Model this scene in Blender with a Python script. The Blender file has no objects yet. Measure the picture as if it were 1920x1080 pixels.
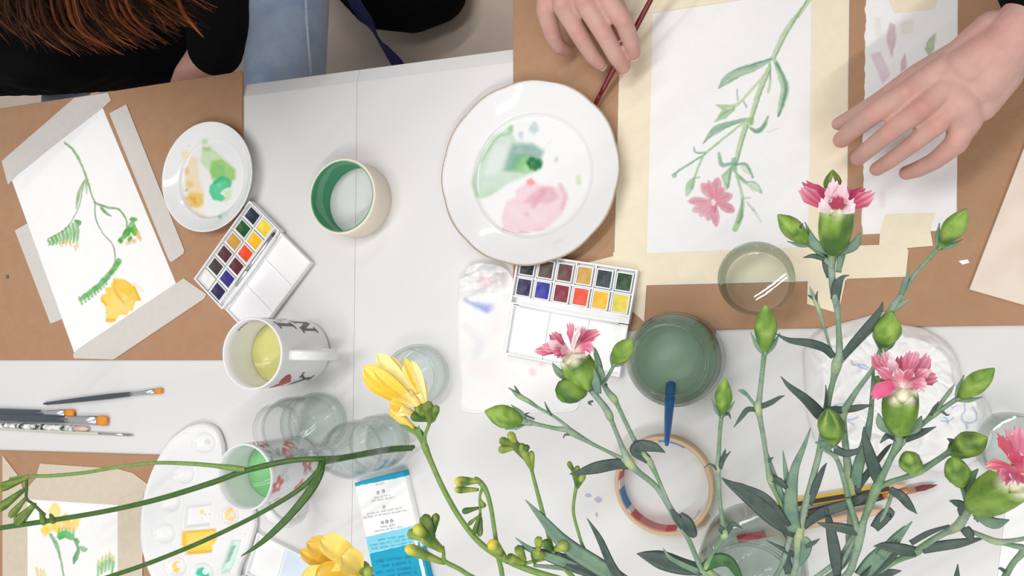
import bpy, math, random
import numpy as np
from mathutils import Vector, Matrix, Quaternion

random.seed(7)
SC = bpy.context.scene
COL = SC.collection
T = 0.74            # table height
HC = 0.73           # camera height over the table
FPX = 1400.0
NAD = (1455.0, 620.0)

# ------------------------------------------------------------------ camera
_d = np.array([NAD[0] - 960, -(NAD[1] - 540), -FPX]); _d /= np.linalg.norm(_d)
_z = -_d
_x = np.array([1, 0, 0.]); _x = _x - _z * _x.dot(_z); _x /= np.linalg.norm(_x)
_y = np.cross(_z, _x)
RC = np.array([_x, _y, _z])
CAMP = np.array([0, 0, T + HC])
cam_d = bpy.data.cameras.new('camera')
cam = bpy.data.objects.new('camera', cam_d)
COL.objects.link(cam)
cam_d.sensor_fit = 'HORIZONTAL'; cam_d.sensor_width = 36.0
cam_d.lens = FPX / 1920 * 36.0
cam_d.clip_start = 0.02
M = Matrix(RC.tolist()).to_4x4(); M.translation = Vector(CAMP)
cam.matrix_world = M
SC.camera = cam

# ------------------------------------------------------------------ light
def s2l(c):
    c = np.asarray(c, float) / 255.0
    return np.where(c <= .04045, c / 12.92, ((c + .055) / 1.055) ** 2.4)
w = bpy.data.worlds.new('room_light'); SC.world = w; w.use_nodes = True
bg = w.node_tree.nodes['Background']
bg.inputs[0].default_value = (0.98, 0.985, 1.0, 1); bg.inputs[1].default_value = 0.425
def area(name, loc, sx, sy, power, rz=0, col=(1, .985, .96)):
    l = bpy.data.lights.new(name, 'AREA'); l.shape = 'RECTANGLE'; l.size = sx; l.size_y = sy
    l.energy = power; l.color = col
    o = bpy.data.objects.new(name, l); COL.objects.link(o)
    o.location = loc; o.rotation_euler = (0, 0, rz)
    return o
# twin fluorescent tubes of the ceiling fittings, plus one added fill on the far side
area('ceiling_tube_or_fill', (-0.62, 0.35, 2.65), 1.5, 0.05, 8.5, math.radians(35))
area('ceiling_tube_or_fill', (-0.55, 0.25, 2.65), 1.5, 0.05, 8.5, math.radians(35))
area('ceiling_tube_or_fill', (0.45, -1.0, 2.65), 1.5, 0.05, 19, math.radians(35))
area('ceiling_tube_or_fill', (-0.75, -1.2, 2.65), 1.5, 0.05, 4, math.radians(35))
area('ceiling_tube_or_fill', (-0.4, 1.7, 2.65), 1.5, 0.05, 13, math.radians(35))  # added unseen tube, brightens the floor beyond the table edge
SC.view_settings.view_transform = 'Standard'
SC.view_settings.look = 'None'
SC.view_settings.gamma = 1.0
SC.view_settings.use_curve_mapping = False
SC.view_settings.exposure = 0.0
SC.cycles.transparent_max_bounces = 32      # light passes all the glass walls

# ------------------------------------------------------------------ helpers
def P(px, py, h=0.0):
    """point of the picture ray px,py at height h over the table"""
    v = RC @ np.array([px - 960, -(py - 540), -FPX])
    t = (h - HC) / v[2]
    return CAMP + v * t
def PX(p):
    c = (np.asarray(p, float) - CAMP) @ RC
    return np.stack([960 + FPX * c[..., 0] / -c[..., 2], 540 - FPX * c[..., 1] / -c[..., 2]], -1)
def MPP(p):
    """metres per pixel at p"""
    return float(-((np.asarray(p) - CAMP) @ RC)[2]) / FPX
def V(a): return np.asarray(a, float)
def nrm(a):
    a = V(a); n = np.linalg.norm(a)
    return a / n if n > 1e-12 else a

ORG = {}
def setp(o, label=None, cat=None, group=None, kind=None):
    if label: o['label'] = label
    if cat: o['category'] = cat
    if group: o['group'] = group
    if kind: o['kind'] = kind
    return o
def thing(name, label, cat, loc, group=None):
    o = bpy.data.objects.new(name, None); COL.objects.link(o)
    o.empty_display_size = 0.02
    o.location = Vector(loc); ORG[o.name] = V(loc)
    return setp(o, label, cat, group)
def mk(name, verts, faces, mat, parent=None, smooth=True, cols=None, loc=None, **kw):
    """one mesh object from world-space vertices"""
    verts = np.asarray(verts, float)
    if parent is not None: org = ORG[parent.name]
    elif loc is not None: org = V(loc)
    else: org = np.array([verts[:, 0].mean(), verts[:, 1].mean(), verts[:, 2].min()])
    me = bpy.data.meshes.new(name)
    loc_v = verts - org
    if isinstance(faces, np.ndarray) and faces.ndim == 2:
        nf, k = faces.shape
        me.vertices.add(len(verts)); me.vertices.foreach_set('co', loc_v.astype(np.float32).ravel())
        me.loops.add(nf * k); me.loops.foreach_set('vertex_index', faces.astype(np.int32).ravel())
        me.polygons.add(nf)
        me.polygons.foreach_set('loop_start', np.arange(0, nf * k, k, dtype=np.int32))
        me.update(calc_edges=True)
    else:
        me.from_pydata([tuple(v) for v in loc_v], [], [tuple(int(i) for i in f) for f in faces])
    me.validate()
    if smooth: me.polygons.foreach_set('use_smooth', [True] * len(me.polygons))
    if cols is not None:
        a = me.color_attributes.new('Col', 'FLOAT_COLOR', 'POINT')
        cc = np.ones((len(verts), 4), np.float32); cc[:, :3] = cols
        a.data.foreach_set('color', cc.ravel())
    me.materials.append(mat)
    o = bpy.data.objects.new(name, me); COL.objects.link(o)
    ORG[o.name] = org
    if parent is not None: o.parent = parent
    else: o.location = Vector(org)
    setp(o, **kw)
    return o

# ---- geometry pieces: each returns (verts, faces)
def join(*gs):
    vs, fs, n = [], [], 0
    for v, f in gs:
        vs.append(V(v)); fs += [tuple(int(i) + n for i in q) for q in f]; n += len(v)
    return np.concatenate(vs), fs
def prism(poly, z0, z1):
    """poly: list of world xy(z ignored); vertical prism between z0 and z1"""
    n = len(poly); p = V([[q[0], q[1]] for q in poly])
    a = sum(p[i][0] * p[(i + 1) % n][1] - p[(i + 1) % n][0] * p[i][1] for i in range(n))
    if a < 0: p = p[::-1]
    vs = [(x, y, z0) for x, y in p] + [(x, y, z1) for x, y in p]
    fs = [tuple(range(n - 1, -1, -1)), tuple(range(n, 2 * n))]
    fs += [(i, (i + 1) % n, n + (i + 1) % n, n + i) for i in range(n)]
    return V(vs), fs
def bevel_prism(poly, z0, z1, b):
    n = len(poly); p = V([[q[0], q[1]] for q in poly])
    a = sum(p[i][0] * p[(i + 1) % n][1] - p[(i + 1) % n][0] * p[i][1] for i in range(n))
    if a < 0: p = p[::-1]
    q = []
    for i in range(n):
        d0 = nrm(p[i] - p[i - 1]); d1 = nrm(p[(i + 1) % n] - p[i])
        n0 = V([-d0[1], d0[0]]); n1 = V([-d1[1], d1[0]])
        m = n0 + n1; m = m / max(m.dot(n0), .3) if np.linalg.norm(m) > 1e-9 else n0
        q.append(p[i] + m * b)
    vs = [(x, y, z0) for x, y in p] + [(x, y, z1 - b) for x, y in p] + [(x, y, z1) for x, y in q]
    fs = [tuple(range(n - 1, -1, -1)), tuple(range(2 * n, 3 * n))]
    for k in (0, n):
        fs += [(k + i, k + (i + 1) % n, k + n + (i + 1) % n, k + n + i) for i in range(n)]
    return V(vs), fs
def frame(ax):
    ax = nrm(ax); h = V([0, 0, 1]) if abs(ax[2]) < .9 else V([1, 0, 0])
    s = nrm(np.cross(h, ax)); return s, np.cross(ax, s), ax
def lathe(c, prof, n=48, axis=(0, 0, 1), mod=None):
    """profile (r, z) revolved about axis through c; open ends are closed when r = 0"""
    s, t, a = frame(axis) if tuple(axis) != (0, 0, 1) else (V([1, 0, 0]), V([0, 1, 0]), V([0, 0, 1]))
    c = V(c); vs = []; ids = []
    for k, (r, z) in enumerate(prof):
        if r < 1e-7:
            ids.append([len(vs)] * n); vs.append(c + a * z)
        else:
            row = []
            for i in range(n):
                th = 2 * math.pi * i / n; rr, zz = (r, z) if mod is None else mod(r, z, th, k)
                row.append(len(vs)); vs.append(c + s * rr * math.cos(th) + t * rr * math.sin(th) + a * zz)
            ids.append(row)
    fs = []
    for k in range(len(prof) - 1):
        for i in range(n):
            j = (i + 1) % n; q = [ids[k][i], ids[k][j], ids[k + 1][j], ids[k + 1][i]]
            u = []
            [u.append(x) for x in q if x not in u]
            if len(u) > 2: fs.append(tuple(u))
    return V(vs), fs
def smooth_pts(pts, n):
    """Catmull-Rom through rows of pts (any width), n samples per span"""
    p = V(pts)
    if len(p) < 3: 
        return np.stack([p[0] + (p[-1] - p[0]) * t for t in np.linspace(0, 1, n + 1)])
    q = np.vstack([2 * p[0] - p[1], p, 2 * p[-1] - p[-2]]); out = []
    for i in range(1, len(q) - 2):
        for t in np.linspace(0, 1, n, endpoint=False):
            a, b, c, d = q[i - 1], q[i], q[i + 1], q[i + 2]
            out.append(.5 * (2 * b + (c - a) * t + (2 * a - 5 * b + 4 * c - d) * t ** 2 + (3 * b - a - 3 * c + d) * t ** 3))
    out.append(p[-1]); return V(out)
def tube(pts, rad, n=10):
    pts = V(pts); m = len(pts); rad = np.broadcast_to(rad, (m,))
    tan = np.gradient(pts, axis=0); s = None; vs = []; fs = []
    for i in range(m):
        t = nrm(tan[i])
        if s is None: s = frame(t)[0]
        s = nrm(s - t * s.dot(t)); u = np.cross(t, s)
        for k in range(n):
            a = 2 * math.pi * k / n
            vs.append(pts[i] + (s * math.cos(a) + u * math.sin(a)) * rad[i])
    for i in range(m - 1):
        for k in range(n):
            j = (k + 1) % n; fs.append((i * n + k, i * n + j, (i + 1) * n + j, (i + 1) * n + k))
    fs.append(tuple(range(n - 1, -1, -1))); fs.append(tuple((m - 1) * n + k for k in range(n)))
    return V(vs), fs
def boxuv(o, u, v, w, a, b):
    """box in frame o,u,v,w from corner a to corner b"""
    vs = []
    for z in (a[2], b[2]):
        for x, y in ((a[0], a[1]), (b[0], a[1]), (b[0], b[1]), (a[0], b[1])):
            vs.append(V(o) + V(u) * x + V(v) * y + V(w) * z)
    return V(vs), [(3, 2, 1, 0), (4, 5, 6, 7), (0, 1, 5, 4), (1, 2, 6, 5), (2, 3, 7, 6), (3, 0, 4, 7)]

# ---- smooth value noise
_rng = np.random.RandomState(3); _tab = _rng.rand(256, 256)
def vnoise(x, y, seed=0):
    x = np.asarray(x, float) + seed * 17.3; y = np.asarray(y, float) + seed * 9.7
    xi = np.floor(x).astype(int); yi = np.floor(y).astype(int); fx = x - xi; fy = y - yi
    fx = fx * fx * (3 - 2 * fx); fy = fy * fy * (3 - 2 * fy)
    g = lambda a, b: _tab[a & 255, b & 255]
    return (g(xi, yi) * (1 - fx) + g(xi + 1, yi) * fx) * (1 - fy) + (g(xi, yi + 1) * (1 - fx) + g(xi + 1, yi + 1) * fx) * fy
def fbm(x, y, seed=0):
    return (vnoise(x, y, seed) + .5 * vnoise(2 * x, 2 * y, seed + 1) + .25 * vnoise(4 * x, 4 * y, seed + 2)) / 1.75

# ---- watercolour: coloured strokes given in picture coordinates, laid on a surface's vertices
class Paint:
    def __init__(s): s.ops = []
    def line(s, pts, w, col, a=.9, soft=1.6, n=6):
        p = V(pts); w = V(w if hasattr(w, '__len__') else [w] * len(p))
        q = smooth_pts(np.column_stack([p, w]), n); s.ops.append(('l', q, col, a, soft, 0)); return s
    def poly(s, pts, col, a=.9, soft=2.5, edge=.25, n=0):
        p = V(pts)
        if n: p = smooth_pts(np.vstack([p, p[:1]]), n)[:-1]
        s.ops.append(('p', p, col, a, soft, edge)); return s
    def blob(s, cx, cy, rx, ry, col, a=.6, ang=0, soft=6, edge=0., wob=.25):
        th = np.linspace(0, 2 * math.pi, 26, endpoint=False); k = 1 + wob * (vnoise(np.cos(th) * 1.7 + cx, np.sin(th) * 1.7 + cy) - .5) * 2
        x = np.cos(th) * rx * k; y = np.sin(th) * ry * k; ca, sa = math.cos(math.radians(ang)), math.sin(math.radians(ang))
        return s.poly(np.stack([cx + x * ca - y * sa, cy + x * sa + y * ca], -1), col, a, soft, edge)
    def apply(s, xy, base):
        xy = V(xy); out = np.array(np.broadcast_to(base, (len(xy), 3)), float)
        wx = (vnoise(xy[:, 0] / 5, xy[:, 1] / 5, 1) - .5) * 1.3; wy = (vnoise(xy[:, 0] / 5, xy[:, 1] / 5, 2) - .5) * 1.3
        tone = .72 + .5 * fbm(xy[:, 0] / 11, xy[:, 1] / 11, 5)
        q = xy + np.stack([wx, wy], -1)
        for kind, p, col, a, soft, edge in s.ops:
            m = soft + (p[:, 2].max() if kind == 'l' else 0) + 3
            idx = np.where((q[:, 0] > p[:, 0].min() - m) & (q[:, 0] < p[:, 0].max() + m) & (q[:, 1] > p[:, 1].min() - m) & (q[:, 1] < p[:, 1].max() + m))[0]
            if not len(idx): continue
            z = q[idx]; best = np.full(len(idx), 1e9)
            pts = p if kind == 'l' else np.vstack([p, p[:1]])
            inside = np.zeros(len(idx), bool)
            for i in range(len(pts) - 1):
                A, B = pts[i][:2], pts[i + 1][:2]; d = B - A; L = d.dot(d) + 1e-12
                t = np.clip(((z - A) @ d) / L, 0, 1); dist = np.linalg.norm(z - (A + t[:, None] * d), axis=1)
                if kind == 'l': dist = dist - (pts[i][2] + t * (pts[i + 1][2] - pts[i][2]))
                else:
                    cr = ((A[1] > z[:, 1]) != (B[1] > z[:, 1])) & (z[:, 0] < (B[0] - A[0]) * (z[:, 1] - A[1]) / (B[1] - A[1] + 1e-12) + A[0])
                    inside ^= cr
                best = np.minimum(best, dist)
            if kind == 'p': best = np.where(inside, -best, best)
            al = np.clip(.5 - best / soft, 0, 1) * a * np.clip(tone[idx], 0, 1.05)
            if edge: al = al * (1 + edge * np.exp(-np.abs(best + soft * .5) / (soft * .8)))
            al = np.clip(al, 0, 1)[:, None]; c = s2l(col)
            out[idx] = out[idx] * (1 - al) + c * al
        return out

def grid_sheet(name, corners, z0, z1, step, mat, paint, base, parent=None, bump=0, edge_noise=0, **kw):
    """flat sheet (its four corners are world points in order) with a dense painted top, sides and underside"""
    c = [V(q)[:2] for q in corners]
    nu = max(2, int(np.linalg.norm(c[1] - c[0]) / step)); nv = max(2, int(np.linalg.norm(c[3] - c[0]) / step))
    u, v = np.meshgrid(np.linspace(0, 1, nu), np.linspace(0, 1, nv)); u = u.ravel(); v = v.ravel()
    xy = (1 - v)[:, None] * ((1 - u)[:, None] * c[0] + u[:, None] * c[1]) + v[:, None] * ((1 - u)[:, None] * c[3] + u[:, None] * c[2])
    if edge_noise:
        k = np.maximum(0, 1 - u * 30)
        xy = xy + (k * edge_noise * (fbm(v * 30, v * 0, 4) - .5))[:, None] * nrm(c[1] - c[0])
    z = np.full(len(xy), z1)
    top = np.column_stack([xy, z]); cols = paint.apply(PX(top), base) if paint else np.broadcast_to(base, top.shape)
    i = np.arange(nu * nv).reshape(nv, nu)
    f = np.stack([i[:-1, :-1], i[:-1, 1:], i[1:, 1:], i[1:, :-1]], -1).reshape(-1, 4)
    ring = np.concatenate([i[0, :], i[1:, -1], i[-1, -2::-1], i[-2:0:-1, 0]])
    bot = top[ring].copy(); bot[:, 2] = z0; n0 = len(top); m = len(ring); k = np.arange(m); k2 = (k + 1) % m
    side = np.stack([ring[k2], ring[k], n0 + k, n0 + k2], -1)
    a = c[1] - c[0]; b = c[3] - c[0]
    F = np.vstack([f, side])
    if a[0] * b[1] - a[1] * b[0] < 0: F = F[:, ::-1]
    return mk(name, np.vstack([top, bot]), F, mat, parent, smooth=False, cols=np.vstack([cols, cols[ring]]), **kw)

# ------------------------------------------------------------------ materials
def mat(name, rgb, rough=.5, var=.06, scale=40., bump=0., metal=0., trans=0., ior=1.45, sss=0., spec=.5, vcol=False, alpha=None, rgb2=None, bscale=None, back=None):
    m = bpy.data.materials.new(name); m.use_nodes = True; nt = m.node_tree; N = nt.nodes; L = nt.links
    b = N['Principled BSDF']; out = N['Material Output']
    b.inputs['Roughness'].default_value = rough; b.inputs['Metallic'].default_value = metal
    b.inputs['IOR'].default_value = ior; b.inputs['Transmission Weight'].default_value = trans
    b.inputs['Specular IOR Level'].default_value = spec
    tc = N.new('ShaderNodeTexCoord'); no = N.new('ShaderNodeTexNoise'); no.inputs['Scale'].default_value = scale; no.inputs['Detail'].default_value = 4
    L.new(tc.outputs['Object'], no.inputs['Vector'])
    c = s2l(rgb)
    if vcol:
        at = N.new('ShaderNodeAttribute'); at.attribute_name = 'Col'; src = at.outputs['Color']
    else:
        rg = N.new('ShaderNodeRGB'); rg.outputs[0].default_value = (*c, 1); src = rg.outputs[0]
    if rgb2 is not None:
        mx = N.new('ShaderNodeMix'); mx.data_type = 'RGBA'; L.new(src, mx.inputs[6]); mx.inputs[7].default_value = (*s2l(rgb2), 1)
        ra = N.new('ShaderNodeValToRGB'); ra.color_ramp.elements[0].position = .42; ra.color_ramp.elements[1].position = .62
        L.new(no.outputs['Fac'], ra.inputs[0]); L.new(ra.outputs[0], mx.inputs[0]); src = mx.outputs[2]
    if back is not None:
        g = N.new('ShaderNodeNewGeometry'); mb = N.new('ShaderNodeMix'); mb.data_type = 'RGBA'; L.new(g.outputs['Backfacing'], mb.inputs[0])
        L.new(src, mb.inputs[6]); mc = N.new('ShaderNodeMix'); mc.data_type = 'RGBA'; mc.inputs[0].default_value = .65
        L.new(src, mc.inputs[6]); mc.inputs[7].default_value = (*s2l(back), 1); L.new(mc.outputs[2], mb.inputs[7]); src = mb.outputs[2]
    if var:
        mr = N.new('ShaderNodeMapRange'); mr.inputs['From Min'].default_value = .3; mr.inputs['From Max'].default_value = .7
        mr.inputs['To Min'].default_value = 1 - var; mr.inputs['To Max'].default_value = 1 + var
        L.new(no.outputs['Fac'], mr.inputs['Value'])
        vm = N.new('ShaderNodeVectorMath'); vm.operation = 'SCALE'; L.new(src, vm.inputs[0]); L.new(mr.outputs[0], vm.inputs['Scale']); src = vm.outputs[0]
    L.new(src, b.inputs['Base Color'])
    if sss:
        b.inputs['Subsurface Weight'].default_value = sss; b.inputs['Subsurface Radius'].default_value = (.012, .005, .003); b.inputs['Subsurface Scale'].default_value = .5
    if bump:
        n2 = N.new('ShaderNodeTexNoise'); n2.inputs['Scale'].default_value = bscale or scale * 4; n2.inputs['Detail'].default_value = 3
        L.new(tc.outputs['Object'], n2.inputs['Vector'])
        bp = N.new('ShaderNodeBump'); bp.inputs['Strength'].default_value = bump; bp.inputs['Distance'].default_value = .001
        L.new(n2.outputs['Fac'], bp.inputs['Height']); L.new(bp.outputs[0], b.inputs['Normal'])
    if alpha is not None:
        tr = N.new('ShaderNodeBsdfTransparent'); ms = N.new('ShaderNodeMixShader'); ms.inputs[0].default_value = alpha
        L.new(tr.outputs[0], ms.inputs[1]); L.new(b.outputs[0], ms.inputs[2]); L.new(ms.outputs[0], out.inputs['Surface'])
    return m

M_TABLE = mat('white_laminate', (224, 223, 222), .42, .012, 6, .05, bscale=300)
M_EDGE = mat('grey_edge_band', (214, 213, 211), .5, .02, 20)
M_METAL = mat('grey_metal', (150, 152, 155), .35, .04, 30, metal=.9)
M_FLOOR = mat('taupe_floor', (214, 196, 180), .5, .08, 9, .1)
M_BOARD = mat('brown_hardboard', (178, 138, 106), .62, .07, 60, .25, rgb2=(170, 129, 97), bscale=500)
M_PAPER = mat('watercolour_paper', (245, 244, 243), .8, .012, 60, .3, vcol=True, bscale=900, spec=.2)
M_WHITEPAPER = mat('white_paper', (250, 250, 250), .8, .01, 60, .1, spec=.2)
M_TAPE = mat('cream_masking_tape', (252, 240, 214), .7, .02, 120, .15, alpha=.84, spec=.2)
M_TAPEG = mat('pale_masking_tape', (220, 215, 209), .7, .02, 120, .15, alpha=.88, spec=.2)
M_TAPEB = mat('beige_masking_tape', (226, 213, 192), .7, .03, 120, .15, alpha=.82, spec=.2)
M_CERAM = mat('white_glazed_ceramic', (242, 242, 242), .09, .01, 20, vcol=True)
M_PLAST = mat('white_plastic', (244, 244, 245), .3, .015, 40)
M_PLASTV = mat('white_palette_plastic', (245, 245, 242), .28, .015, 40, vcol=True)
def glassy(name, tint, edge, ior=1.45, gl=1.0):
    """thin clear glass or still water: clear see-through centre, tinted grazing edges, mirror-like Fresnel reflection"""
    m = bpy.data.materials.new(name); m.use_nodes = True; nt = m.node_tree; N = nt.nodes; L = nt.links
    N.remove(N['Principled BSDF']); out = N['Material Output']
    lw = N.new('ShaderNodeLayerWeight'); lw.inputs['Blend'].default_value = .5
    no = N.new('ShaderNodeTexNoise'); no.inputs['Scale'].default_value = 60; tc = N.new('ShaderNodeTexCoord'); L.new(tc.outputs['Object'], no.inputs['Vector'])
    bp = N.new('ShaderNodeBump'); bp.inputs['Strength'].default_value = .05; bp.inputs['Distance'].default_value = .002; L.new(no.outputs['Fac'], bp.inputs['Height'])
    mx = N.new('ShaderNodeMix'); mx.data_type = 'RGBA'; mx.inputs[6].default_value = (*s2l(tint), 1); mx.inputs[7].default_value = (*s2l(edge), 1)
    pw = N.new('ShaderNodeMath'); pw.operation = 'POWER'; pw.inputs[1].default_value = 2.6; L.new(lw.outputs['Facing'], pw.inputs[0]); L.new(pw.outputs[0], mx.inputs[0])
    tr = N.new('ShaderNodeBsdfTransparent'); L.new(mx.outputs[2], tr.inputs[0])
    gs = N.new('ShaderNodeBsdfGlossy'); gs.inputs['Roughness'].default_value = .02; gs.inputs['Color'].default_value = (gl, gl, gl, 1); L.new(bp.outputs[0], gs.inputs['Normal'])
    r0 = ((ior - 1) / (ior + 1)) ** 2
    f5 = N.new('ShaderNodeMath'); f5.operation = 'POWER'; f5.inputs[1].default_value = 4.0; L.new(lw.outputs['Facing'], f5.inputs[0])
    fr = N.new('ShaderNodeMath'); fr.operation = 'MULTIPLY_ADD'; fr.inputs[1].default_value = .65; fr.inputs[2].default_value = r0; L.new(f5.outputs[0], fr.inputs[0])
    ms = N.new('ShaderNodeMixShader'); L.new(fr.outputs[0], ms.inputs[0]); L.new(tr.outputs[0], ms.inputs[1]); L.new(gs.outputs[0], ms.inputs[2]); L.new(ms.outputs[0], out.inputs['Surface'])
    return m
M_GLASS = glassy('clear_glass', (253, 254, 254), (196, 202, 200))
M_GLASSG = glassy('greenish_glass', (252, 254, 253), (150, 166, 155))
M_WATER = glassy('clear_water', (251, 253, 252), (242, 245, 243), 1.2)
M_STEM = mat('bluish_stem', (146, 172, 152), .5, .1, 500, .15, spec=.3, vcol=True)
M_FSTEM = mat('green_freesia_stem', (132, 162, 92), .45, .1, 200, .1, rgb2=(112, 146, 74), spec=.3)
M_DSTEM = mat('dark_green_stem', (76, 112, 48), .4, .14, 120, .2, rgb2=(62, 96, 42), spec=.4)
M_LEAF = mat('slate_green_leaf', (88, 103, 95), .45, .12, 90, .1, rgb2=(70, 84, 81), spec=.3)
M_LEAF2 = mat('grey_green_leaf', (128, 156, 130), .5, .1, 90, .1, rgb2=(104, 132, 118), spec=.3)
M_VEG = mat('leafy_plant', (120, 160, 60), .58, .1, 260, .2, vcol=True, spec=.3)
M_PETAL = mat('pink_petal', (210, 90, 130), .6, .08, 300, .2, vcol=True, back=(250, 232, 236), spec=.2)
M_YPETAL = mat('yellow_petal', (250, 215, 80), .5, .05, 300, .15, vcol=True, sss=.0, spec=.3)
M_SKIN = mat('skin', (226, 178, 160), .5, .05, 90, .25, vcol=True, sss=.12, bscale=900, spec=.35)
M_NAIL = mat('nail', (238, 200, 190), .25, .02, 90)
# ------------------------------------------------------------------ the room
fl = prism([(-4, -3), (3, -3), (3, 3), (-4, 3)], -.05, 0)
mk('floor', *fl, M_FLOOR, smooth=False, kind='structure')
mk('wall_back', *prism([(-4, 3), (3, 3), (3, 3.1), (-4, 3.1)], 0, 2.7), mat('pale_wall', (226, 224, 220), .8, .02, 8), smooth=False, kind='structure')

# ------------------------------------------------------------------ tables
EY = P(710, 123)[1]; SX = P(668, 300)[0]; YB = -.52
def table(x0, x1, label):
    t = thing('table', label, 'table', ((x0 + x1) / 2, (EY + YB) / 2, 0), 'white tables pushed together')
    b = .016
    xs = [x0 + .0002, x1 - .0002]
    # board: flat top, sloped lip on the long sides
    v = []
    for y, z in ((YB, T - .028), (YB, T - .005), (YB + b, T), (EY - b, T), (EY, T - .005), (EY, T - .028)):
        for x in xs: v.append((x, y, z))
    f = [(2 * i, 2 * i + 1, 2 * i + 3, 2 * i + 2) for i in range(5)] + [(10, 11, 1, 0)]
    f += [(0, 2, 4, 6, 8, 10), (11, 9, 7, 5, 3, 1)]
    mk('table_top', v, f, M_TABLE, t, smooth=False)
    e = boxuv((0, 0, 0), (1, 0, 0), (0, 1, 0), (0, 0, 1), (x0 + .0008, EY - .0155, T - .0046), (x1 - .0008, EY + .0006, T - .0040))
    for x in (x0 + .06, x1 - .06):
        for y in (YB + .07, EY - .1):
            mk('leg', *tube([(x, y, 0), (x, y, T - .028)], .016, 14), M_METAL, t)
    mk('rail', *boxuv((0, 0, 0), (1, 0, 0), (0, 1, 0), (0, 0, 1), (x0 + .06, YB + .06, T - .06), (x1 - .06, YB + .08, T - .029)), M_METAL, t, smooth=False)
    return t
table(SX - 1.0, SX, 'white table to the left of the seam, under the left-hand boards')
tR = table(SX, SX + 1.4, 'white table to the right of the seam, under the large plate and carnations')

M_STAIN = mat('pale_blue_ink', (204, 206, 228), .5, .03, 90, alpha=.5)
for q in ((1103, 929, 6, 4), (1122, 937, 7, 6), (1119, 965, 2.5, 5)):
    mk('ink_stain', *prism([P(q[0] + q[2] * math.cos(a * .524) * (1 + .2 * math.sin(a * 2.3)), q[1] + q[3] * math.sin(a * .524)) for a in range(12)], T + .0001, T + .0003), M_STAIN, tR, smooth=False)
# ------------------------------------------------------------------ hardboards
def board(pts, label, z=T + .0002, th=.0032):
    v, f = bevel_prism([P(*q) for q in pts], z, z + th, .0005)
    o = mk('drawing_board', v, f, M_BOARD, smooth=False)
    setp(o, label, 'board', 'brown hardboard drawing boards'); return o
HB = .0034
board([(-12, 207), (457, 135), (457, 675), (-12, 675)], 'brown hardboard under the freesia painting with grey tape and saucer')
board([(-30, 843), (418, 856), (440, 1200), (-30, 1190)], 'brown hardboard under the cream-taped freesia painting beside the plastic palette')
rb = board([(964, -160), (2060, -215), (2060, 608), (964, 623)], 'large brown hardboard under the carnation painting, below both hands')
# fleck on the left board
mk('paint_fleck', *lathe(P(14, 519, HB + .0002), [(0, 0), (.003, 0), (.0026, .0003), (0, .0004)], 12), mat('grey_speck', (105, 98, 92), .6), smooth=True,
   label='small grey speck of dried paint on the left hardboard', cat='speck')
mk('paint_fleck', *prism([P(1795, 490), P(1812, 487), P(1816, 493), P(1803, 497)], T + HB + .0001, T + HB + .0004), M_WHITEPAPER, smooth=False,
   label='tiny white chip on the large hardboard near the beige card', cat='speck')

# ------------------------------------------------------------------ paintings
PAP = s2l((241, 240, 240))
GR = [(120, 168, 110), (96, 150, 116), (84, 138, 108), (150, 182, 132)]
# --- carnation painting
pc = Paint()
G1, G2, G3, G4 = (168, 196, 158), (128, 172, 142), (96, 150, 124), (190, 208, 170)
pc.line([(1522, -30), (1517, 0), (1477, 53), (1449, 109)], [4, 4, 5, 5], G4, .95).line([(1525, -20), (1480, 56), (1453, 108)], 1.6, (130, 165, 125), .8)
pc.line([(1445, 112), (1413, 126), (1385, 136), (1362, 150), (1347, 166)], [3, 8, 9, 8, 1], G2, .85).line([(1445, 110), (1410, 122), (1384, 130)], 1.4, (110, 140, 145), .7)
pc.line([(1440, 118), (1410, 132), (1380, 140), (1352, 160)], [1, 3, 3, 1], G4, .6)
pc.line([(1453, 113), (1466, 145), (1472, 165), (1464, 200), (1459, 217)], [4, 7, 8, 6, 2], G1, .85).line([(1456, 118), (1470, 148), (1474, 166), (1466, 200), (1460, 217)], [3, 3, 3, 2, 2], G3, .85)
pc.line([(1443, 118), (1444, 150), (1441, 172)], [3, 2.5, 3], G1, .8).line([(1444, 120), (1445, 150)], .9, G3, .7)
pc.line([(1440, 130), (1424, 170), (1408, 224)], [4, 5, 4.5], G4, .95).line([(1444, 132), (1428, 172), (1411, 222)], 1.5, (120, 160, 110), .8)
pc.line([(1436, 138), (1392, 187), (1374, 202)], [2.6, 2.6, 4], G4, .9)
pc.poly([(1380, 196), (1340, 196), (1354, 206), (1338, 230), (1362, 222), (1378, 206)], (178, 200, 156), .85, 2.5, .4)
pc.line([(1376, 204), (1358, 212), (1346, 224)], [2, 2, 1], G2, .6)
pc.line([(1382, 168), (1383, 187)], 1.6, (150, 165, 165), .8).line([(1394, 190), (1400, 201)], 1.6, (150, 160, 160), .8)
pc.blob(1407, 227, 7, 8, (150, 186, 110), .9, soft=3)
pc.line([(1401, 222), (1369, 232), (1341, 243), (1318, 269)], [2, 5, 6, 1], G2, .9).line([(1400, 226), (1369, 236), (1330, 258)], 1.2, G3, .6)
pc.line([(1405, 239), (1420, 246), (1433, 235), (1440, 219)], [2, 4.5, 4, 2], G2, .9).line([(1408, 243), (1422, 247), (1436, 230)], 1.2, G3, .6)
pc.line([(1399, 226), (1360, 257), (1322, 288)], 2.2, G1, .9).line([(1322, 289), (1273, 320), (1264, 329)], [1.8, 2, 4.5], G2, .85)
pc.line([(1318, 292), (1302, 333)], 2, G1, .9).line([(1302, 333), (1294, 348), (1288, 365)], [2, 8, 3], G1, .9).line([(1301, 335), (1297, 352)], [1, 3], G2, .7)
pc.line([(1322, 286), (1305, 286), (1301, 277)], 2, G2, .8).line([(1302, 334), (1312, 332)], 1.4, G2, .7)
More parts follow.
